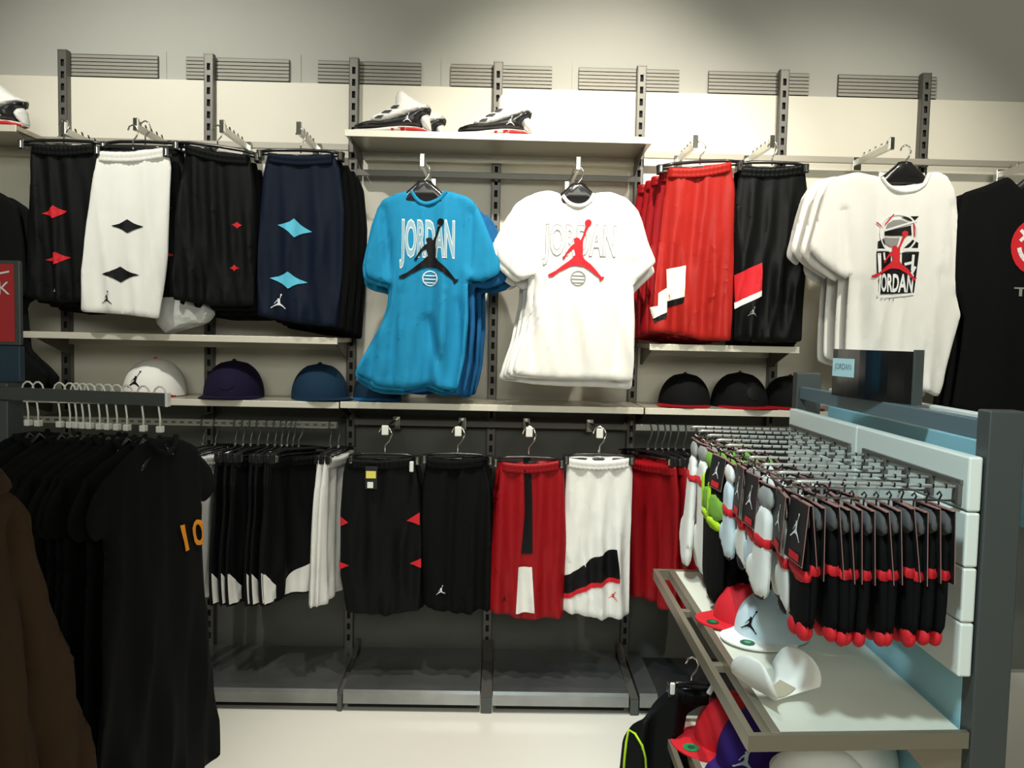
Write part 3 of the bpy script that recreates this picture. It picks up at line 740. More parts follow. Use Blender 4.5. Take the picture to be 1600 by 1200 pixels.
for k, (dx, dy, dz, rz, m) in enumerate([(-.020, .03, -.006, .08, M_WHITE), (.006, .06, -.030, -.05, M_GREYC), (-.035, .11, -.018, .24, M_GREYC), (-.050, .17, -.028, .30, M_GREYC)]):
    c = dup(tw, (tw.location.x+dx, 2.72+dy, tw.location.z+dz), rz, 'plain white shirt, %s behind the centre white shirt' % ORD[k+1], HW)
    for ch in list(c.children):
        if ch.name.startswith(('lettering', 'ball_mark', 'emblem')): rm(ch)
        elif m is M_GREYC: ch.data = ch.data.copy(); ch.data.materials[0] = m
# right white graphic shirt
RW = [(1375, 277), (1340, 268), (1303, 277), (1290, 295), (1278, 340), (1264, 388), (1285, 410), (1307, 428), (1322, 436), (1330, 430), (1327, 500), (1324, 562), (1360, 575), (1410, 600), (1474, 622), (1488, 560), (1502, 492), (1496, 455), (1513, 440), (1508, 405), (1498, 340), (1494, 300), (1482, 275), (1466, 268), (1449, 270), (1440, 284), (1415, 290), (1388, 288)]
HR = 'white graphic shirts near the sock display'
tr, s, q = px_shirt('white graphic shirt with a black and red graffiti print, upper right', RW, 2.66, M_WHITE, 35, (1413, 274), [(1375, 277), (1388, 292), (1413, 300), (1440, 292), (1450, 270)], group=HR, amp=.028, back=M_WHITE, cr=[(1318, 330, 1325, 425, .016, .013), (1490, 320, 1494, 440, .012, .012), (1345, 440, 1350, 560, .010, .018), (1470, 430, 1440, 600, .012, .022)])
u = lambda a, b: (1330+a/6, 300+b/6)
decal('print_ground', [q([u(225, 470), u(280, 440), u(300, 480), u(300, 540), u(225, 545)]), q([u(480, 530), u(560, 450), u(615, 480), u(612, 530)]), q([u(215, 565), u(370, 560), u(370, 760), u(215, 790)]), q([u(470, 570), u(622, 565), u(585, 945), u(240, 960), u(225, 820), u(370, 720), u(470, 700)]), q([u(460, 235), u(620, 232), u(560, 285), u(510, 265)]), q([u(300, 375), u(540, 318), u(550, 410), u(300, 410)])], s, M_BLKP, tr, cell=.016)
decal('ball_print', [q([u(310, 350), u(330, 300), u(390, 265), u(460, 262), u(520, 290), u(440, 325)]), q([u(290, 430), u(450, 430), u(430, 500), u(370, 515), u(310, 490)])], s, M_GREYP, tr, cell=.016)
cx, cz = q([u(425, 390)])[0]
P = ring_strips(cx, cz, .0665, .066, .006, 24)
P += [bar(*q([u(300, 365)])[0], *q([u(600, 275)])[0], .006), bar(*q([u(220, 548)])[0], *q([u(365, 545)])[0], .007), bar(*q([u(480, 545)])[0], *q([u(625, 545)])[0], .011),
      bar(*q([u(235, 580)])[0], *q([u(240, 760)])[0], .010), bar(*q([u(290, 570)])[0], *q([u(300, 640)])[0], .008), bar(*q([u(490, 680)])[0], *q([u(570, 660)])[0], .009), bar(*q([u(570, 590)])[0], *q([u(560, 740)])[0], .009), bar(*q([u(590, 700)])[0], *q([u(540, 800)])[0], .009), bar(*q([u(320, 985)])[0], *q([u(585, 955)])[0], .007)]
decal('ball_outline', P[:24], s, M_WHP, tr, off=.0034, cell=.016)
for Q in P[24:]: decal('white_stroke', [Q], s, M_WHP, tr, off=.0036, cell=.016)
cx, cz = q([u(395, 880)])[0]
decal('graffiti_lettering', text_polys('JORDAN', cx, cz, .125, .075, .03, .0), s, M_WHP, tr, off=.0040, cell=.016)
decal('horn_lines', [bar(*q([u(215, 290)])[0], *q([u(270, 345)])[0], .004), bar(*q([u(300, 310)])[0], *q([u(395, 210)])[0], .004), bar(*q([u(570, 300)])[0], *q([u(580, 420)])[0], .004)], s, M_REDC, tr, off=.004, cell=.016)
ex, ez = q([u(400, 600)])[0]; decal('emblem', emblem(ex, ez, .165), s, M_REDC, tr, off=.0052, cell=.016)
decal('small_lettering', text_polys('23 J J', *q([u(320, 1005)])[0], .06, .008), s, M_GREYP, tr, cell=.016)
shirt_hanger('black hanger inside the white graphic shirt', (tr.location.x, 2.66, W(1413, 228, 2.66)[1]))
for k, (dx, dy, dz, rz, m) in enumerate([(-.018, .05, -.008, .05, M_WHITE), (-.034, .11, .004, .10, M_WHITE), (-.034, .17, -.010, .14, M_GREYC)]):
    c = dup(tr, (tr.location.x+dx, 2.66+dy, tr.location.z+dz), rz, 'plain white shirt, %s behind the white graphic shirt' % ORD[k+1], HR)
    for ch in list(c.children):
        if ch.name.startswith(('cloth_body', 'collar', 'back_neck')):
            if m is M_GREYC: ch.data = ch.data.copy(); ch.data.materials[0] = m
        else: rm(ch)
# far right black smiley shirt
RB = [(1575, 275), (1540, 290), (1503, 302), (1496, 340), (1494, 400), (1493, 450), (1500, 475), (1506, 500), (1500, 560), (1488, 640), (1560, 655), (1640, 660), (1740, 660), (1735, 560), (1735, 475), (1760, 455), (1755, 380), (1745, 310), (1710, 290), (1675, 275), (1660, 290), (1625, 298), (1590, 290)]
tk, s, q = px_shirt('black shirt with a red smiling face print at the right edge', RB, 2.66, M_BLACK, 37, (1625, 280), group='black shirts at the right edge', amp=.008)
cx, cz = q([(1622, 386)])[0]; k = .00212
decal('face_print', [ellipse(cx, cz, .100, .098, 28)], s, M_REDC, tk, cell=.016)
arc = [bar(cx+.072*math.cos(a), cz+.005+.068*math.sin(a), cx+.072*math.cos(a+.25), cz+.005+.068*math.sin(a+.25), .014) for a in np.linspace(PI+.15, 2*PI-.4, 11)]
decal('smile', arc, s, M_WHP, tk, off=.0035, cell=.016)
for sx in (-.052, .052): decal('cross_eye', [bar(cx+sx-.017, cz+.017, cx+sx+.017, cz+.053, .011), bar(cx+sx-.017, cz+.053, cx+sx+.017, cz+.017, .011)], s, M_WHP, tk, off=.0035, cell=.016)
decal('lettering', text_polys('Trom', q([(1622, 456)])[0][0], q([(1622, 457)])[0][1], .175, .028, .02), s, M_LINEP, tk, cell=.016)
shirt_hanger('black hanger inside the black smiley shirt', (tk.location.x, 2.66, W(1625, 240, 2.66)[1]))
for k in (1, 2):
    c = dup(tk, (tk.location.x-.004*k, 2.66+.06*k, tk.location.z-.006*k), .03*k, 'plain black shirt, %s behind the smiley shirt' % ORD[k], 'black shirts at the right edge')
    for ch in list(c.children):
        if not ch.name.startswith(('cloth_body', 'collar')): rm(ch)
# far left black shirts
LB = [(-60, 292), (0, 300), (28, 318), (38, 380), (42, 460), (24, 470), (30, 540), (78, 585), (70, 606), (0, 610), (-120, 606), (-130, 460), (-170, 440), (-150, 330), (-110, 296)]
tl, s, q = px_shirt('black shirt with a tiny white emblem at the hem, left edge', LB, 2.80, M_BLACK, 39, (-70, 292), group='black shirts at the left edge', amp=.008)
decal('emblem', emblem(*q([(36, 578)])[0], .03), s, M_GREYP, tl, cell=.016)
shirt_hanger('black hanger inside the black shirt at the left edge', (tl.location.x, 2.80, tl.location.z+.07))
c = dup(tl, (tl.location.x+.01, 2.86, tl.location.z-.01), -.05, 'black shirt just behind the one with the tiny emblem', 'black shirts at the left edge')

# ------------------------------------------------------------------ shoes
def shoe(px0, py0, sc, Y, label, rotz=0):
    """profile traced in a 5.333x crop whose origin px0,py0 puts the toe tip; built as a real shoe about 28 cm long"""
    k = 5.333
    def c(pts): return [W(px0+(a-60)/k*sc, py0+(b-390)/k*sc*1.06, Y) for a, b in pts]
    o0 = c([(380, 392)])[0]
    q = lambda pts: [(x-o0[0], z-o0[1]) for x, z in c(pts)]
    t = thing('sneaker', label, 'shoe', (o0[0], Y, o0[1]), rotz, 'basketball shoes on the shoe shelves')
    _, s0 = puff('upper', smooth_poly(q([(70, 358), (78, 330), (120, 312), (200, 294), (330, 285), (480, 250), (620, 200), (680, 200), (676, 235), (612, 270), (600, 300), (640, 345), (500, 352), (300, 362)])), M_BLEA, t, .046, .022, cell=.012)
    puff('tongue_and_collar', smooth_poly(q([(360, 262), (395, 205), (405, 172), (400, 145), (415, 88), (445, 60), (475, 68), (530, 112), (600, 160), (690, 190), (650, 222), (500, 275)])), M_SLEA, t, .040, .022, cell=.012)
    puff('side_overlay', smooth_poly(q([(190, 305), (215, 268), (290, 236), (380, 200), (430, 205), (500, 195), (640, 175), (700, 194), (620, 232), (490, 275), (330, 328), (235, 328)])), M_SLEA, t, .050, .016, cell=.012)
    _, s1 = puff('heel', smooth_poly(q([(596, 300), (606, 272), (640, 250), (668, 245), (680, 290), (692, 350), (694, 388), (660, 365), (625, 340)])), M_SLEA, t, .047, .03, cell=.015)
    puff('heel_tab', smooth_poly(q([(640, 200), (688, 196), (692, 220), (676, 262), (664, 240), (640, 225)])), M_BLEA, t, .030, .02, cell=.015)
    puff('midsole', smooth_poly(q([(58, 362), (120, 360), (240, 356), (330, 345), (430, 334), (560, 340), (640, 355), (696, 384), (700, 392), (60, 390)])), M_SLEA, t, .047, .02, cell=.015)
    puff('outsole', smooth_poly(q([(335, 362), (420, 344), (540, 344), (620, 356), (690, 386), (695, 394), (360, 394)])), M_SOLE, t, .050, .015, cell=.015)
    puff('toe_outsole', q([(62, 378), (200, 374), (300, 372), (300, 392), (62, 392)]), M_SOLE, t, .049, .012, cell=.015)
    for a, b, w_ in ((290, 290, 35), (350, 252, 42), (415, 215, 35)):
        P = q([(a-w_, b+8), (a-w_*.3, b-8), (a+w_, b-12), (a+w_*.4, b+8)]); bm = bmesh.new()
        prism(bm, P, -.054, -.046, 'y'); link('lace_slot', bm, M_BLEA, t)
    ex, ez = q([(510, 292)])[0]
    bm = bmesh.new()
    for P in emblem(ex, ez, .032): flat(bm, P)
    for v in bm.verts: v.co.y = -.0475
    link('emblem', bm, M_WHP, t)
    return t
a = shoe(551, 204, 1.04, 2.90, 'black and white shoe with red sole, front one of the pair on the centre shelf')
for o_ in [dup(a, (a.location.x+.045, 3.04, a.location.z+.001), -.04, 'black and white shoe standing behind the front one of the pair')]: pass
a = shoe(713, 208, 1.0, 2.90, 'black and white shoe with red sole, standing singly right of the pair')
a = shoe(-80, 191, 1.04, 2.90, 'black and white shoe cut by the left edge, its heel in view')
# fix the resting heights: the shelf tops
for o_ in list(C.objects):
    if o_.name.startswith('sneaker'):
        o_.location.z = 2.036 if o_.location.x > -1.2 else W(10, 195, 2.84)[1]+.003

# ------------------------------------------------------------------ caps
def cap(label, loc, rotz, m, mb=None, logo=None, logo_m=None, sticker=None, group=None, s=1., strap=None, rot=None, button=None, flat_brim=True):
    t = thing('cap', label, 'cap', loc, rotz, group, rot=rot)
    rx, ry, h = .106*s, .114*s, .132*s
    def pr(v): return (1-v**2.15)**(1/2.15)
    bm = bmesh.new(); nu, nv = 36, 12; rows = []
    for j in range(nv):
        v = j/nv; r = pr(v)
        row = []
        for i in range(nu):
            a = 2*PI*i/nu; seam = 1-.012*max(0, math.cos(6*a))**12
            row.append(bm.verts.new((rx*r*math.cos(a)*seam, ry*r*math.sin(a)*seam, h*v)))
        rows.append(row)
    top = bm.verts.new((0, 0, h))
    for j in range(nv-1):
        for i in range(nu): bm.faces.new((rows[j][i], rows[j][(i+1) % nu], rows[j+1][(i+1) % nu], rows[j+1][i]))
    for i in range(nu): bm.faces.new((rows[-1][i], rows[-1][(i+1) % nu], top))
    link('crown', bm, m, t, smooth=True)
    bm = bmesh.new(); r = bmesh.ops.create_uvsphere(bm, u_segments=10, v_segments=6, radius=.007*s); bmesh.ops.scale(bm, vec=(1, 1, .6), verts=bm.verts); bmesh.ops.translate(bm, vec=(0, 0, h), verts=bm.verts)
    link('button', bm, button or mb or m, t, smooth=True)
    # brim
    bm = bmesh.new(); n = 20; A = []
    for lay in (0, .0035):
        R1, R2 = [], []
        for i in range(n+1):
            a = PI+PI*(.06+.88*i/n); u = (i/n-.5)*2
            x, y = rx*math.cos(a), ry*math.sin(a)
            ext = .068*s*math.sqrt(max(0, 1-abs(u)**3.2)); dr = -.010*s*u*u if flat_brim else -.02*u*u
            R1.append(bm.verts.new((x*.97, y*.97, .004+lay+dr*0)))
            R2.append(bm.verts.new((x*1.03, y-ext-.002, .004+lay+dr)))
        A.append((R1, R2))
    for R1, R2 in A:
        for i in range(n): bm.faces.new((R1[i], R1[i+1], R2[i+1], R2[i]))
    for i in range(n): bm.faces.new((A[0][1][i], A[0][1][i+1], A[1][1][i+1], A[1][1][i]))
    link('brim', bm, mb or m, t, smooth=False)
    class CS:
        def y(self, P):
            P = np.asarray(P); v = np.clip(P[:, 1]/h, 0, .97); r = pr(v)
            return -ry*np.sqrt(np.maximum(1e-4, r*r-(P[:, 0]/rx)**2))
    if logo == 'emblem': decal('emblem', emblem(0, h*.45, .062*s), CS(), logo_m, t, cell=.01, off=.0025)
    if logo == 'patch': decal('front_patch', [ellipse(0, h*.42, .03*s, .026*s)], CS(), logo_m, t, cell=.01, off=.002)
    if sticker:
        bm = bmesh.new(); bmesh.ops.create_cone(bm, cap_ends=True, segments=20, radius1=.021*s, radius2=.021*s, depth=.0008)
        bmesh.ops.translate(bm, vec=(.022*s, -ry-.030*s, .0088), verts=bm.verts); st = link('brim_sticker', bm, sticker, t)
        bm = bmesh.new(); bmesh.ops.create_cone(bm, cap_ends=True, segments=12, radius1=.010*s, radius2=.010*s, depth=.0006)
        bmesh.ops.translate(bm, vec=(.022*s, -ry-.030*s, .0096), verts=bm.verts); link('sticker_centre', bm, M_GSTICK if sticker is not M_GSTICK else M_DGREEN, t)
    return t
ZC = ZL+.003
def cap_at(px, py, **k):
    X = W(px, py, k.pop('Y', 2.99))[0]
    return X
GC = 'caps on the low shelf'
cap('white cap with black emblem and red button on the low shelf', (cap_at(243, 590), 2.99, ZC), -.28, M_WHITE, M_RED2, 'emblem', M_BLKP, group=GC, s=1.02, button=M_REDC)
cap('shade-darkened purple cap on the low shelf, between the white and the steel blue caps', (cap_at(366, 590), 2.99, ZC), .05, M_PURPLE, M_PURPLE, 'patch', M_PURPLE, group=GC, s=1.02)
cap('steel blue cap on the low shelf, below the navy shorts', (cap_at(500, 590), 2.99, ZC), .5, M_TEALCAP, M_TEALCAP, group=GC, s=.98, button=M_NAVY)
cap('black cap with a red brim on the low shelf, nearest the white shirt', (cap_at(1071, 600), 3.0, ZC), -.3, M_BLACK, M_RED2, group=GC, s=.92)
cap('black cap with a small pale mark, second black cap on the low shelf', (cap_at(1157, 600), 3.0, ZC), .25, M_BLACK, M_RED2, 'patch', M_CHARC, group=GC, s=.98)
cap('black cap partly hidden by the grey gondola corner', (cap_at(1236, 600), 3.0, ZC), .1, M_BLACK, M_RED2, group=GC, s=.92)
cap('blue cap brim peeking from under the blue shirts', (cap_at(588, 610), 3.01, ZC), .2, M_TEALCAP, M_DBLUE, group=GC, s=.85)
# crumpled clear plastic bag
bm = bmesh.new(); bmesh.ops.create_icosphere(bm, subdivisions=4, radius=1)
rg = np.random.RandomState(3); cs = rg.normal(size=(14, 3)); cs /= np.linalg.norm(cs, axis=1)[:, None]
for v in bm.verts:
    n_ = np.array(v.co); d = 1.
    for c_ in cs: d -= .16*max(0, n_@c_-.55)**.7*(1 if c_[0] > -.3 else -.6)
    v.co = Vector((n_[0]*.105*d, n_[1]*.06*d, max(-.6, n_[2])*.10*d*(1.-.45*n_[0])))
mz = min(v.co.z for v in bm.verts)
for v in bm.verts: v.co.z -= mz
X = W(275, 500, 2.98)[0]; zz = W(280, 523, 2.84)[1]
o = link('plastic_bag', bm, M_BAG, smooth=False, loc=(W(278, 500, 2.79)[0], 2.79+.09, zz+.002)); tag(o, 'crumpled clear plastic bag lying on the narrow shelf behind the white shorts', 'bag')

# ------------------------------------------------------------------ left jersey rack
RY0, RX0, RX1 = 1.74, -1.06, -.700
t = thing('garment_rack', 'dark garment rack with a flat rail carrying the black jerseys', 'rack', (0, 0, 0))
def ry(x): return 1.70+( -.70-x)*.22
bm = bmesh.new(); za, zc = 1.165, 1.192
pr_ = [(-1.30, ry(-1.30)), (RX1, ry(RX1))]
vs = []
for x, y in pr_:
    vs.append([bm.verts.new((x, y-.008, za)), bm.verts.new((x, y+.008, za)), bm.verts.new((x, y+.008, zc)), bm.verts.new((x, y-.008, zc))])
for i in range(4): bm.faces.new((vs[0][i], vs[0][(i+1) % 4], vs[1][(i+1) % 4], vs[1][i]))
bm.faces.new(vs[0]); bm.faces.new(vs[1][::-1]); link('rail', bm, M_GOND, t)
BOX('end_cap', M_WPLASTIC, t, RX1-.004, RX1+.002, ry(RX1)-.009, ry(RX1)+.009, za-.001, zc+.001, .001)
xp = -1.13; BOX('post', M_GOND, t, xp-.05, xp+.035, ry(xp)+.0, ry(xp)+.06, 0, 1.20, .003)
BOX('base_foot', M_GOND, t, xp-.05, xp+.05, ry(xp)-.3, ry(xp)+.35, 0, .03, .003)
# sign on the rack
xs0, zs0 = W(18, 540, 1.80); zs1 = W(18, 405, 1.80)[1]
t2 = thing('sign_holder', 'red sign in a grey frame standing on the rack post at the left edge', 'sign', (xs0, 1.84, 1.20))
BOX('frame', M_GOND, t2, -.28, .0, -.006, .006, zs0-1.20, zs1-1.20, .002)
BOX('sign_face', M_REDSIGN, t2, -.272, -.012, -.0075, -.006, zs0-1.20+.008, zs1-1.20-.008, 0)
bm = bmesh.new()
for P in text_polys('K', -.034, (zs1-1.2)*.70+.02, .025, .028)+[bar(-.045, (zs1-1.2)*.80+.025, -.022, (zs1-1.2)*.80+.03, .004)]: flat(bm, P)
for v in bm.verts: v.co.y = -.0078
link('lettering', bm, M_WHP, t2)
BOX('stem_panel', mat('dark_blue_panel', (.02, .045, .07), .4), t2, -.28, 0, -.01, .01, 0, zs0-1.20-.002, .002)
# hanger hooks and jerseys
hook_px = [(34, 34), (47, 52), (100, 91), (113, 109), (121, 120), (130, 132), (138, 144), (151, 161), (173, 175), (186, 191), (205, 208), (229, 236), (256, 264)]
def jersey(m, seed, number=False, L=.86):
    t = thing('jersey', '', 'shirt', (0, 0, 0))
    o = [(-.05, -.028), (.05, -.028), (.12, -.055), (.19, -.10), (.232, -.165), (.20, -.205), (.172, -.20), (.182, -.35), (.208, -.55), (.242, -L+.03), (.238, -L), (.11, -L-.008), (0, -L), (-.11, -L-.006), (-.21, -L), (-.20, -.55), (-.182, -.35), (-.172, -.20), (-.20, -.205), (-.232, -.165), (-.19, -.10), (-.12, -.055)]
    ob, s = puff('cloth_body', smooth_poly(o), m, t, .009, .02, .020, seed, .018, lam=(.07, .2), creases=[(.165, -.09, .165, -.20, .012, .012), (-.165, -.09, -.165, -.20, .012, .012)])
    TUBE('collar', m, t, [(-.05, -.006, -.028), (-.03, -.014, -.05), (0, -.018, -.062), (.03, -.014, -.05), (.05, -.006, -.028)], .006, 6)
    if number:
        decal('number', text_polys('10', .120, -.262, .080, .060, .02, -.25), s, M_ORANGE, t, off=.004, cell=.025)
    return t
j0 = jersey(M_BLACK, 41); j1 = jersey(M_BLACK, 42, True)
h0 = thing('plastic_hanger', '', 'hanger', (0, 0, 0))
TUBE('hook', M_WPLASTIC, h0, [(0, 0, -.072), (0, 0, -.05), (0, .004, -.02), (0, .012, -.008), (0, .0145, .003), (0, .011, .012), (0, .004, .0175), (0, -.004, .0175), (0, -.011, .012), (0, -.0145, .003), (0, -.014, -.006)], .0021, 6)
BOX('size_marker', M_WPLASTIC, h0, -.007, .007, -.0065, .0065, -.080, -.066, .002)
bm = bmesh.new(); tube(bm, [(-.07, 0, -.150), (-.04, 0, -.128), (0, 0, -.098), (.04, 0, -.128), (.07, 0, -.150)], .0045, 6); link('shoulder_bar', bm, M_BPLASTIC, h0, smooth=True)
xs = []
for i, (tp, bt) in enumerate(hook_px):
    xr = W(bt, 650, 1.75)[0]; xr = min(xr, RX1-.006); y = ry(xr)
    rz = math.radians(80 - (i < 12)*random.uniform(0, 7))
    last = i == len(hook_px)-1
    hz = zc-.004
    lbl = f'{ORD[i+1]} from the left on the rack rail'
    if i == 0: hh_ = h0; hh_.location = (xr, y, hz); hh_.rotation_euler = (0, 0, rz)
    else: hh_ = dup(h0, (xr, y, hz), rz)
    tag(hh_, 'white hooked hanger with square size marker, '+lbl, None, 'white hooked hangers on the jersey rack')
    src = j1 if last else j0
    if last: jj = j1
    elif i == 0: jj = j0
    else: jj = dup(j0, (0, 0, 0))
    jj.location = (xr, y, hz-.064-(.0 if last else random.uniform(0, .012))); jj.rotation_euler = (0, 0, rz)
    tag(jj, 'black jersey with orange number, at the right end of the rack' if last else 'plain black jersey, '+lbl, None, 'black jerseys on the rack')

# ------------------------------------------------------------------ brown jackets in the left foreground
def jacket():
    t = thing('corduroy_jacket', '', 'jacket', (0, 0, 0))
    Q = [(0, .0), (.06, .0), (.10, -.010), (.148, -.036), (.193, -.119), (.26, -.29), (.315, -.43), (.355, -.54), (.372, -.61), (.335, -.64), (.27, -.60), (.22, -.70), (0, -.71), (-.20, -.70), (-.20, -.40), (-.17, -.12), (-.10, -.02)]
    puff('cloth_body', smooth_poly(Q, 2), M_BROWN, t, .013, .03, .012, 51, .018, lam=(.05, .12), grow=.3, creases=[(.14, -.08, .24, -.62, .03, .02)])
    TUBE('collar', M_BROWN, t, [(-.08, -.02, -.01), (-.04, -.03, .012), (.0, -.03, .018), (.05, -.025, .010), (.085, -.015, -.012)], .012, 8)
    puff('cuff', [(.30, -.55), (.362, -.57), (.372, -.63), (.30, -.625)], M_BROWN, t, .034, .02, cell=.025)
    puff('pocket_flap', [(-.14, -.40), (-.03, -.42), (-.03, -.47), (-.14, -.45)], M_BROWN, t, .034, .02, cell=.025)
    return t
jk = jacket()
t = thing('garment_rack', 'dark rail of the brown jacket rack, outside the left edge', 'rack', (-1.0, .99, 0))
BOX('rail', M_GOND, t, -.5, .335, -.012, .012, 1.20, 1.23, .002); BOX('post', M_GOND, t, -.50, -.46, -.02, .02, 0, 1.20, .002); BOX('base_foot', M_GOND, t, -.55, -.40, -.3, .3, 0, .03, .002)
for i, (x, dz, rz) in enumerate([(-.680, 0, 90), (-.722, -.012, 87), (-.765, -.02, 90), (-.81, -.015, 87)]):
    o = jk if i == 0 else dup(jk, (0, 0, 0))
    o.location = (x, .99, 1.125+dz); o.rotation_euler = (0, 0, math.radians(rz))
    tag(o, ['brown corduroy jacket nearest the black jerseys, in the left foreground', 'brown corduroy jacket just behind the nearest one', 'third brown corduroy jacket at the left edge', 'innermost brown corduroy jacket at the left edge'][i], None, 'brown jackets in the left foreground')
    hg = clip_hanger('dark hanger of the %s brown jacket, outside the left edge' % ORD[i+1], .08, (x, .99, 1.232), math.radians(rz), 'hangers of the brown jackets') if i == 0 else dup(hg, (x, .99, 1.232), math.radians(rz), 'dark hanger of the %s brown jacket, outside the left edge' % ORD[i+1])

# ------------------------------------------------------------------ the gondola with the sock display
GA = .026; GO = (.459, 1.385)
def G(lx, ly, z): return (GO[0]+lx*math.cos(GA)+ly*math.sin(GA), GO[1]-lx*math.sin(GA)+ly*math.cos(GA), z)
ROT = -GA
t = thing('gondola', 'grey metal gondola frame with white slatted side, right foreground', 'display stand', G(0, 0, 0), ROT)
LEN = 1.02
BOX('near_post', M_GOND, t, .414, .480, .030, .070, 0, 1.215, .003)
BOX('far_post', M_GOND, t, .405, .478, LEN-.02, LEN+.02, 0, 1.238, .003)
BOX('top_rail', M_GONDT, t, .414, .434, .07, LEN-.02, 1.160, 1.196, .002)
BOX('rear_top_rail', M_PAPER, t, .50, .53, .06, LEN-.02, 1.155, 1.193, .002)
BOX('rear_slat', M_COOLLIT, t, .50, .52, .05, LEN-.02, 1.00, 1.140, .002)
BOX('inner_panel', M_COOLLIT, t, .414, .420, .07, LEN-.02, .10, .99, .001)
for i in range(4):
    z1_ = 1.131-i*.1015
    for (a, b) in ((.034, .515), (.518, LEN-.022)):
        BOX('slat', M_SLATW, t, .385, .410, a, b, z1_-.0995, z1_, .004)
for (a, b) in ((.05, .47), (.545, LEN-.04)):
    BOX('hook_channel', M_STEELG, t, .379, .3855, a, b, 1.077, 1.086, .001)
BOX('base_deck', M_TRIM, t, .03, .41, 0, LEN, 0, .10, .002)
# tray
t = thing('display_tray', 'white shelf tray with a bronze double rim jutting out under the socks', 'shelf', G(0, 0, .62), ROT)
bm = bmesh.new(); prism(bm, [(.062, .017), (.404, .045), (.404, LEN), (.062, LEN)], -.012, 0, 'z'); link('tray_top', bm, M_TRAY, t)
bm = bmesh.new(); prism(bm, [(0, 0), (.412, .033), (.412, .046), (0, .013)], -.026, .004, 'z'); link('front_rim', bm, M_TRIM, t)
BOX('far_rim', M_TRIM, t, 0, .404, LEN, LEN+.012, -.028, .004, .001)
BOX('outer_rim', M_TRIM, t, 0, .014, .013, LEN, -.028, .004, .001)
BOX('inner_rim', M_TRIM, t, .044, .062, .013, LEN, -.022, .006, .001)
for y in (.35, .70): BOX('cross_support', M_TRIM, t, .012, .40, y, y+.02, -.03, -.013, .001)
bm = bmesh.new(); prism(bm, [(.404, -.03), (.30, -.03), (.404, -.15)], .040, .044, 'y'); link('bracket', bm, M_TRIM, t)
bm = bmesh.new(); prism(bm, [(.404, -.03), (.30, -.03), (.404, -.15)], LEN-.02, LEN-.016, 'y'); link('bracket', bm, M_TRIM, t)
t = thing('base_tray', 'low shelf with a bronze rim holding the red and purple caps under the tray', 'shelf', G(0, 0, .23), ROT)
LEN0 = LEN; LEN = .83
BOX('tray_top', M_TRAY, t, .06, .404, .012, LEN, 0, .012, .001)
BOX('outer_rim', M_TRIM, t, 0, .014, 0, LEN, -.01, .016, .001); BOX('inner_rim', M_TRIM, t, .044, .062, .0, LEN, -.01, .016, .001)
BOX('far_rim', M_TRIM, t, 0, .404, LEN, LEN+.012, -.01, .016, .001)
LEN = LEN0
# sign on top
t = thing('counter_sign', 'glossy black curved sign block reading in pale letters on the gondola top', 'sign', G(.425, .52, 1.196), ROT+.22)
ang = np.linspace(-.5, .5, 13)
bm = bmesh.new(); H = .118
# the sign's face looks left towards the camera; its long side runs along the gondola
P = [(-.03+.02*math.cos(a*2.4), .15*a*2) for a in ang]
fr = [(-x-.02, y) for x, y in P]; poly = [(-.012-.016*math.cos(a*2.8), .30*a) for a in ang]+[(-.008, .15), (-.008, -.15)]
prism(bm, poly, 0, H, 'z'); link('sign_block', bm, M_SIGN, t)
BOX('end_cheek', M_GOND, t, -.020, .004, -.156, -.150, 0, H+.004, .001)
BOX('name_plate', M_SBLUE, t, -.0285, -.0265, .045, .13, .050, .095, 0)
bm = bmesh.new()
for Q in text_polys('JORDAN', 0, .0725, .066, .020): 
    vv = [bm.verts.new((-.0290, .0875-x, z)) for x, z in Q]; bm.faces.new(vv)
link('lettering', bm, M_GONDT, t)
# small white shoe on the other side
sh = [c_ for c_ in C.objects if c_.name.startswith('sneaker')][0]
o = dup(sh, G(.60, .10, 1.145), ROT+1.2, 'white shoe peeking over the rear side of the gondola top', 'shoes on the rear side of the gondola')
BOX('rear_shelf', M_TRAY, bpy.data.objects['gondola'], .535, .80, .04, LEN-.04, 1.128, 1.140, .001)
o.scale = (.55, .55, .55)

# peg hooks
hk0 = None
HL = [.062+i*.098 for i in range(10)]
for i, ly in enumerate(HL):
    if hk0 is None:
        hk0 = thing('peg_hook', '', 'hook', G(.385, ly, 1.068), ROT)
        BOX('mounting_plate', M_STEELG, hk0, -.008, 0, -.011, .011, -.028, .010, .001)
        TUBE('price_arm', M_PEG, hk0, [(-.006, 0, .004), (-.29, 0, .007), (-.300, 0, .005)], .0032, 8)
        TUBE('prong', M_CHROME, hk0, [(-.006, 0, -.022), (-.282, 0, -.022), (-.292, 0, -.016)], .0022, 8)
        BOX('end_cap', M_CHROME, hk0, -.304, -.298, -.004, .004, -.004, .006, .002)
        bm = bmesh.new()
        for k in range(11): box(bm, -.262+k*.0235, -.259+k*.0235, -.0036, .0036, .001, .0086, 0)
        tag(link('spacer_beads', bm, M_BPLASTIC, hk0), kind='stuff')
        o = hk0
    else: o = dup(hk0, G(.385, ly, 1.068), ROT)
    tag(o, f'chrome peg hook, {ORD[i+1]} from the near end of the slatted wall', None, 'peg hooks on the slatted wall')
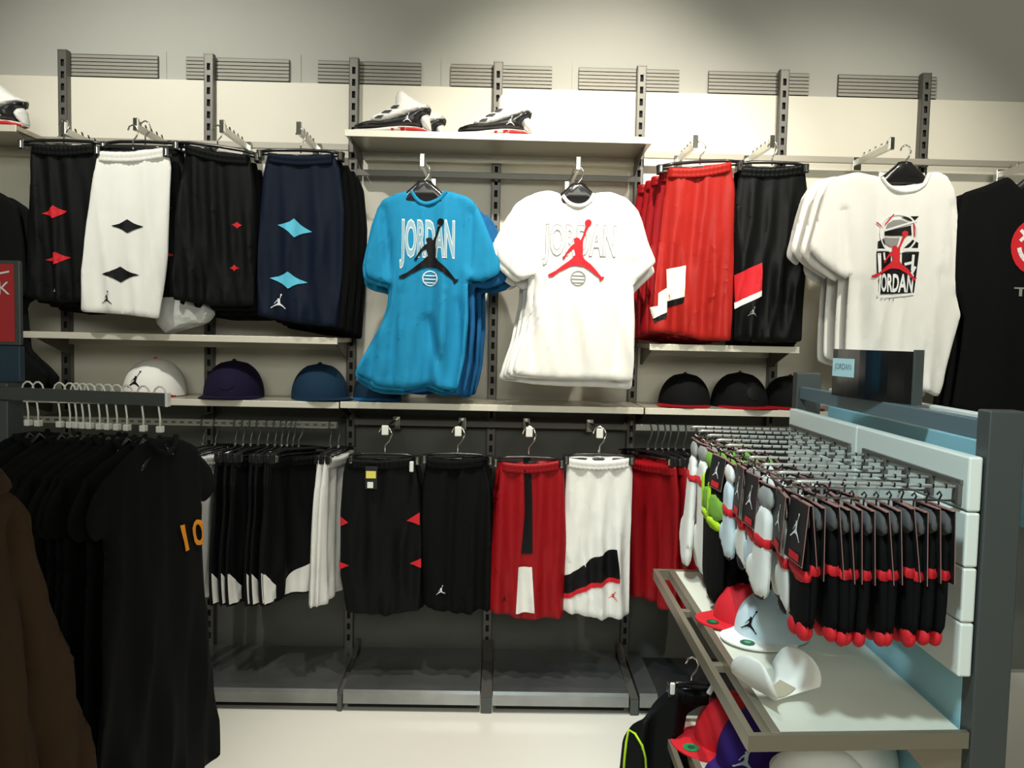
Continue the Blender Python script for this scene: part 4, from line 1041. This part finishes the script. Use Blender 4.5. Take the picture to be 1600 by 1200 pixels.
# sock packs: local x runs to the near side, front (-y) faces the tip of the hook
def sleeve_print(t, fy, CB, far):
    bm = bmesh.new()
    for Pp in emblem(0.0, -.058 if not far else -.044, .052 if not far else .042): flat(bm, Pp)
    for v in bm.verts: v.co.y = fy(v.co.z)
    link('emblem', bm, M_WHP, t)
    bm = bmesh.new(); flat(bm, [(-.02, CB+.018), (.03, CB+.018), (.03, CB+.004), (-.02, CB+.004)])
    for v in bm.verts: v.co.y = fy(v.co.z)
    link('red_label', bm, M_REDC, t)
def sock_pack(kind):
    """cards fold over the sock tops; the far hooks hold longer socks under shorter cards"""
    t = thing('sock_pack', '', 'socks', (0, 0, 0), -PI/2)
    far = kind.startswith('long'); kd = kind.split('_')[-1]
    CB = -.092 if far else -.122; L = 1.75 if far else 1.; wx = 1.15 if far else 1.
    def sc(P): return smooth_poly([(x*wx, z if z > -.06 else (-.06+(z+.06)*L)) for x, z in P])
    ye = .0135; side = kind.startswith('side') or kind.startswith('longside')
    far = far or kind.startswith('longside')
    if side: CB = -.142
    bm = bmesh.new()
    for s_ in ((1,) if side else (-1, 1)):
        F = [bm.verts.new(v) for v in [(-.047, s_*.003, -.010), (.047, s_*.003, -.010), (.047, s_*ye, CB), (-.047, s_*ye, CB)]]
        Bk = [bm.verts.new((v.co.x, v.co.y-s_*.0012, v.co.z)) for v in F]
        bm.faces.new(F); bm.faces.new(Bk[::-1])
        for k in range(4): bm.faces.new((F[k], F[(k+1) % 4], Bk[(k+1) % 4], Bk[k]))
    link('card_sleeve', bm, M_CARD, t)
    bm = bmesh.new()
    for s_ in ((1,) if side else (-1, 1)):
        tube(bm, [(.0475, s_*.003, -.009), (.0475, s_*ye, CB-.001)], .0008, 4)
        tube(bm, [(-.047, s_*ye, CB-.0005), (.047, s_*ye, CB-.0005)], .0007, 4)
    link('card_edge', bm, M_KRAFT, t)
    bm = bmesh.new(); box(bm, -.047, .047, -.0035, .0035, -.011, -.009, 0); link('header_fold', bm, M_KRAFT, t)
    TUBE('hang_loop', M_BPLASTIC, t, [(0, 0, -.012), (0, 0, .0), (0, .004, .010), (0, 0, .016), (0, -.005, .010)], .0018, 6)
    fy = lambda z: -(.003+(-z-.01)/(-CB-.01)*(ye-.003))-.0014
    if not side: sleeve_print(t, fy, CB, far)
    K = {'black': (M_BLACK, M_CUFFD, M_REDC, M_REDC), 'white': (M_WHITE, M_CUFF, M_REDC, M_BLKP), 'green': (M_BLACK, M_GREEN, M_GREEN, M_BLACK), 'blue': (M_LBLUE, M_WHITE, M_REDC, M_BLKP)}[kd]
    puff('sock_cuff', smooth_poly([(-.042, -.016), (.042, -.016), (.043, -.062), (-.043, -.062)]), K[1], t, .0022 if not side else .0065, .010, cell=.02)
    if kd in ('black', 'green'):
        leg = [(-.040, -.055), (.040, -.055), (.043, -.15), (.045, -.245), (0, -.252), (-.046, -.245), (-.043, -.15)]
    else:
        leg = [(-.036, -.055), (.040, -.055), (.040, -.15), (.046, -.20), (.042, -.240), (.0, -.248), (-.030, -.242), (-.050, -.228), (-.072, -.212), (-.080, -.190), (-.062, -.170), (-.040, -.165)]
    _, s = puff('sock_leg', sc(leg), K[0], t, .0062 if not (far or side) else .0105, .015, .002, 7, .014)
    zS, zE = (-.120, -.160) if not far else (-.082, -.104)
    if side and not far: zS, zE = -.112, -.145
    if kd == 'green': zS, zE = -.085, -.130
    tk_ = .0088 if not (far or side) else .0130
    puff('stripe', sc([(-.042, zS), (.043, zS), (.045, zE), (-.044, zE)]), K[2], t, tk_, .010, cell=.02)
    if kd == 'green':
        puff('neon_hem', sc([(-.045, -.122), (.047, -.122), (.047, -.142), (-.045, -.142)]), M_NEON, t, .0150, .010, cell=.02)
        puff('neon_side', sc([(-.046, -.070), (-.020, -.070), (-.024, -.128), (-.046, -.128)]), M_NEON, t, .0145, .008, cell=.02)
    bm = bmesh.new()
    zt = (-.262 if kd == 'black' else -.245)
    if far: zt = -.06+(zt+.06)*L
    for k in range(2 if kd == 'black' else 1):
        r = bmesh.ops.create_uvsphere(bm, u_segments=10, v_segments=7, radius=1)
        bmesh.ops.scale(bm, vec=(.021 if kd == 'black' else .038, .0115 if kd == 'black' else .009, .018), verts=r['verts'])
        bmesh.ops.translate(bm, vec=((-.021+.042*k) if kd == 'black' else 0, 0, zt+.012+(.004 if k else 0)), verts=r['verts'])
    link('toe', bm, K[3], t, smooth=True)
    return t
PK = {k: sock_pack(k) for k in ('black', 'side_black', 'white', 'side_white', 'blue', 'side_blue', 'long_green', 'longside_green', 'longside_white')}
done = set()
SN = {'black': 'black and red crew sock pack', 'white': 'white sock pack with red stripe', 'green': 'neon green and black sock pack', 'blue': 'pale blue sock pack with red stripe'}
def pack(kind, lx, ly, rz, label, group, dz=0):
    loc = G(lx, ly, 1.046+dz); r = (random.uniform(-.05, .05), random.uniform(-.03, .03), ROT-PI/2+rz)
    if kind in done: o = dup(PK[kind], loc, None, label, group, rot=r)
    else: o = PK[kind]; done.add(kind); o.location = loc; o.rotation_euler = r; tag(o, label, None, group)
    return o
for k in range(12):
    pack('side_black' if k else 'black', .098+k*.0228, HL[0], random.uniform(-.07, .07), f'{SN["black"]}, {ORD[k+1]} from the tip of the nearest peg hook', 'black and red sock packs on the nearest hook', dz=random.uniform(-.004, .004))
rowk = {1: 'white', 2: 'white', 3: 'blue', 4: 'white', 5: 'blue', 6: 'green', 7: 'green', 8: 'white', 9: 'white'}
for h in range(1, 10):
    kd = rowk[h]
    for k in range(5):
        kk = {True: 'long_', False: ''}[h >= 6]+kd if (k == 0 and h in (1, 3, 4, 6)) else {True: 'longside_', False: 'side_'}[h >= 6]+kd
        pack(kk, .096+k*.030, HL[h], random.uniform(-.15, .20), f'{SN[kd]}, {ORD[k+1]} from the tip of the {ORD[h+1]} peg hook', f'sock packs on the {ORD[h+1]} peg hook', dz=random.uniform(-.006, .004))

# caps and card collar on the tray
ZTR = .623
def tp(px, py, z=ZTR): x, y = Wz(px, py, z); return (x, y, z)
x, y, z = tp(1165, 968)
cap('red cap with a dark sticker lying on the white tray behind the white cap', (x, y, z), -1.3, M_REDC, M_REDC, sticker=M_DGREEN, group='caps on the white tray', s=.72)
x, y, z = tp(1205, 990)
cap('white cap with a green sticker and dark emblem on the white tray', (x, y, z), -.95, M_LBLUE, M_WHITE, 'emblem', M_BLKP, sticker=M_DGREEN, group='caps on the white tray', s=.80)
# curled white card collar
def curl(name, label, loc, rotz, R=.060, Hh=.10, a0=-.4, a1=3.6, m=M_PAPER, tilt=(0, 0)):
    t = thing(name, label, 'card', loc, rotz, rot=(tilt[0], tilt[1], rotz))
    bm = bmesh.new(); n = 36; rows = []
    for i in range(n+1):
        u = i/n; a = a0+(a1-a0)*u; r = R*(1+.10*math.sin(a*1.3))
        w_ = abs(2*u-1); hgt = Hh*(.34+.66*min(1, w_/.55)**2)*math.sqrt(max(.02, 1-max(0, (w_-.55)/.46)**2))
        for side in (0, 1):
            rr = r+.0012*side
            rows.append([bm.verts.new((rr*math.cos(a), -hgt*.5+hgt*j/6, R+rr*math.sin(a))) for j in range(7)])
    for i in range(n):
        for j in range(6):
            for sd in (0, 1): bm.faces.new((rows[2*i+sd][j], rows[2*i+2+sd][j], rows[2*i+2+sd][j+1], rows[2*i+sd][j+1]))
        for j in (0, 6): bm.faces.new((rows[2*i][j], rows[2*i+1][j], rows[2*i+3][j], rows[2*i+2][j]))
    for i in (0, n):
        for j in range(6): bm.faces.new((rows[2*i][j], rows[2*i+1][j], rows[2*i+1][j+1], rows[2*i][j+1]))
    link('curled_sheet', bm, m, t, smooth=True)
    bm = bmesh.new(); k0, k1 = 13, 24
    pts = []
    for i in range(k0, k1+1):
        a = a0+(a1-a0)*i/n; r = R*(1+.10*math.sin(a*1.3))-.0025
        pts.append((r*math.cos(a), R+r*math.sin(a)))
    A = [bm.verts.new((x, -Hh*.17, z)) for x, z in pts]; B = [bm.verts.new((x, Hh*.17, z)) for x, z in pts]
    for i in range(len(A)-1): bm.faces.new((A[i], A[i+1], B[i+1], B[i]))
    link('brown_lining', bm, M_CARDB, t, smooth=True)
    return t
x, y, z = tp(1214, 1094)
curl('card_collar', 'curled white card collar insert lying open on the white tray', (x, y+.01, z+.004), .45, R=.060, Hh=.125, a0=-PI/2-2.0, a1=-PI/2+2.0)
# caps under the tray on the low deck
zd = .2425
cap('red cap with a green sticker on the low shelf under the tray', (*Wz(1150, 1158, zd), zd), -1.35, M_REDC, M_REDC, sticker=M_GSTICK, group='caps on the low shelf under the tray', s=1.0)
cap('purple cap with a pale front emblem under the tray, next to the red one', (*Wz(1192, 1195, zd), zd), -.70, M_PURPLE2, M_PURPLE2, 'emblem', M_LBLUE, group='caps on the low shelf under the tray', s=1.1)
wc = None
for i, (lx, ly) in enumerate([(.185, .135), (.31, .32)]):
    for k in range(5):
        lb = 'white cap in the %s nested stack under the tray, %s in it' % (['near', 'far'][i], ['lowest', 'second', 'third', 'fourth', 'topmost'][k])
        if wc is None: wc = cap(lb, G(lx, ly, zd), -1.2, M_WHITE, M_WHITE, group='nested white caps under the tray', s=1.0); o = wc
        else: o = dup(wc, G(lx, ly, zd+k*.040), -1.2+.1*i, lb, 'nested white caps under the tray')
# black shorts with neon piping, hanging low at the gondola side
t, s, q = px_shorts('black shorts with neon yellow piping hanging low beside the gondola', [(1052, 1072), (1108, 1080), (1098, 1100), (1076, 1120), (1070, 1150), (1082, 1220), (1090, 1330), (1050, 1340), (1000, 1335), (962, 1325), (968, 1220), (974, 1160), (988, 1138), (1012, 1115), (1032, 1092)], 2.12, M_CHARC, 61, T=.016, amp=.016)
xg, yg, zg = t.location.x, t.location.y, t.location.z+.085; rz = 0
pts = q([(974, 1230), (976, 1190), (979, 1160), (984, 1144), (992, 1145), (1001, 1158), (1007, 1180), (1011, 1230)])
ys = s.y(np.array(pts))
TUBE('neon_piping', M_NEON, t, [(x, y-.001, z) for (x, z), y in zip(pts, ys)], .0035, 6)
h = clip_hanger('clip hanger with white clips hooked on the tray rim', .12, (xg, yg, zg), rz)
for ch in h.children:
    if ch.name.startswith('clip_spring'): rm(ch)
for sx, rr in ((-.055, 0), (.05, .5)):
    b_ = BOX('white_clip', M_WPLASTIC, h, -.0065, .0065, -.022, -.012, -.016, .016, .003); b_.location = (sx, 0, -.078); b_.rotation_euler = (0, rr, 0)
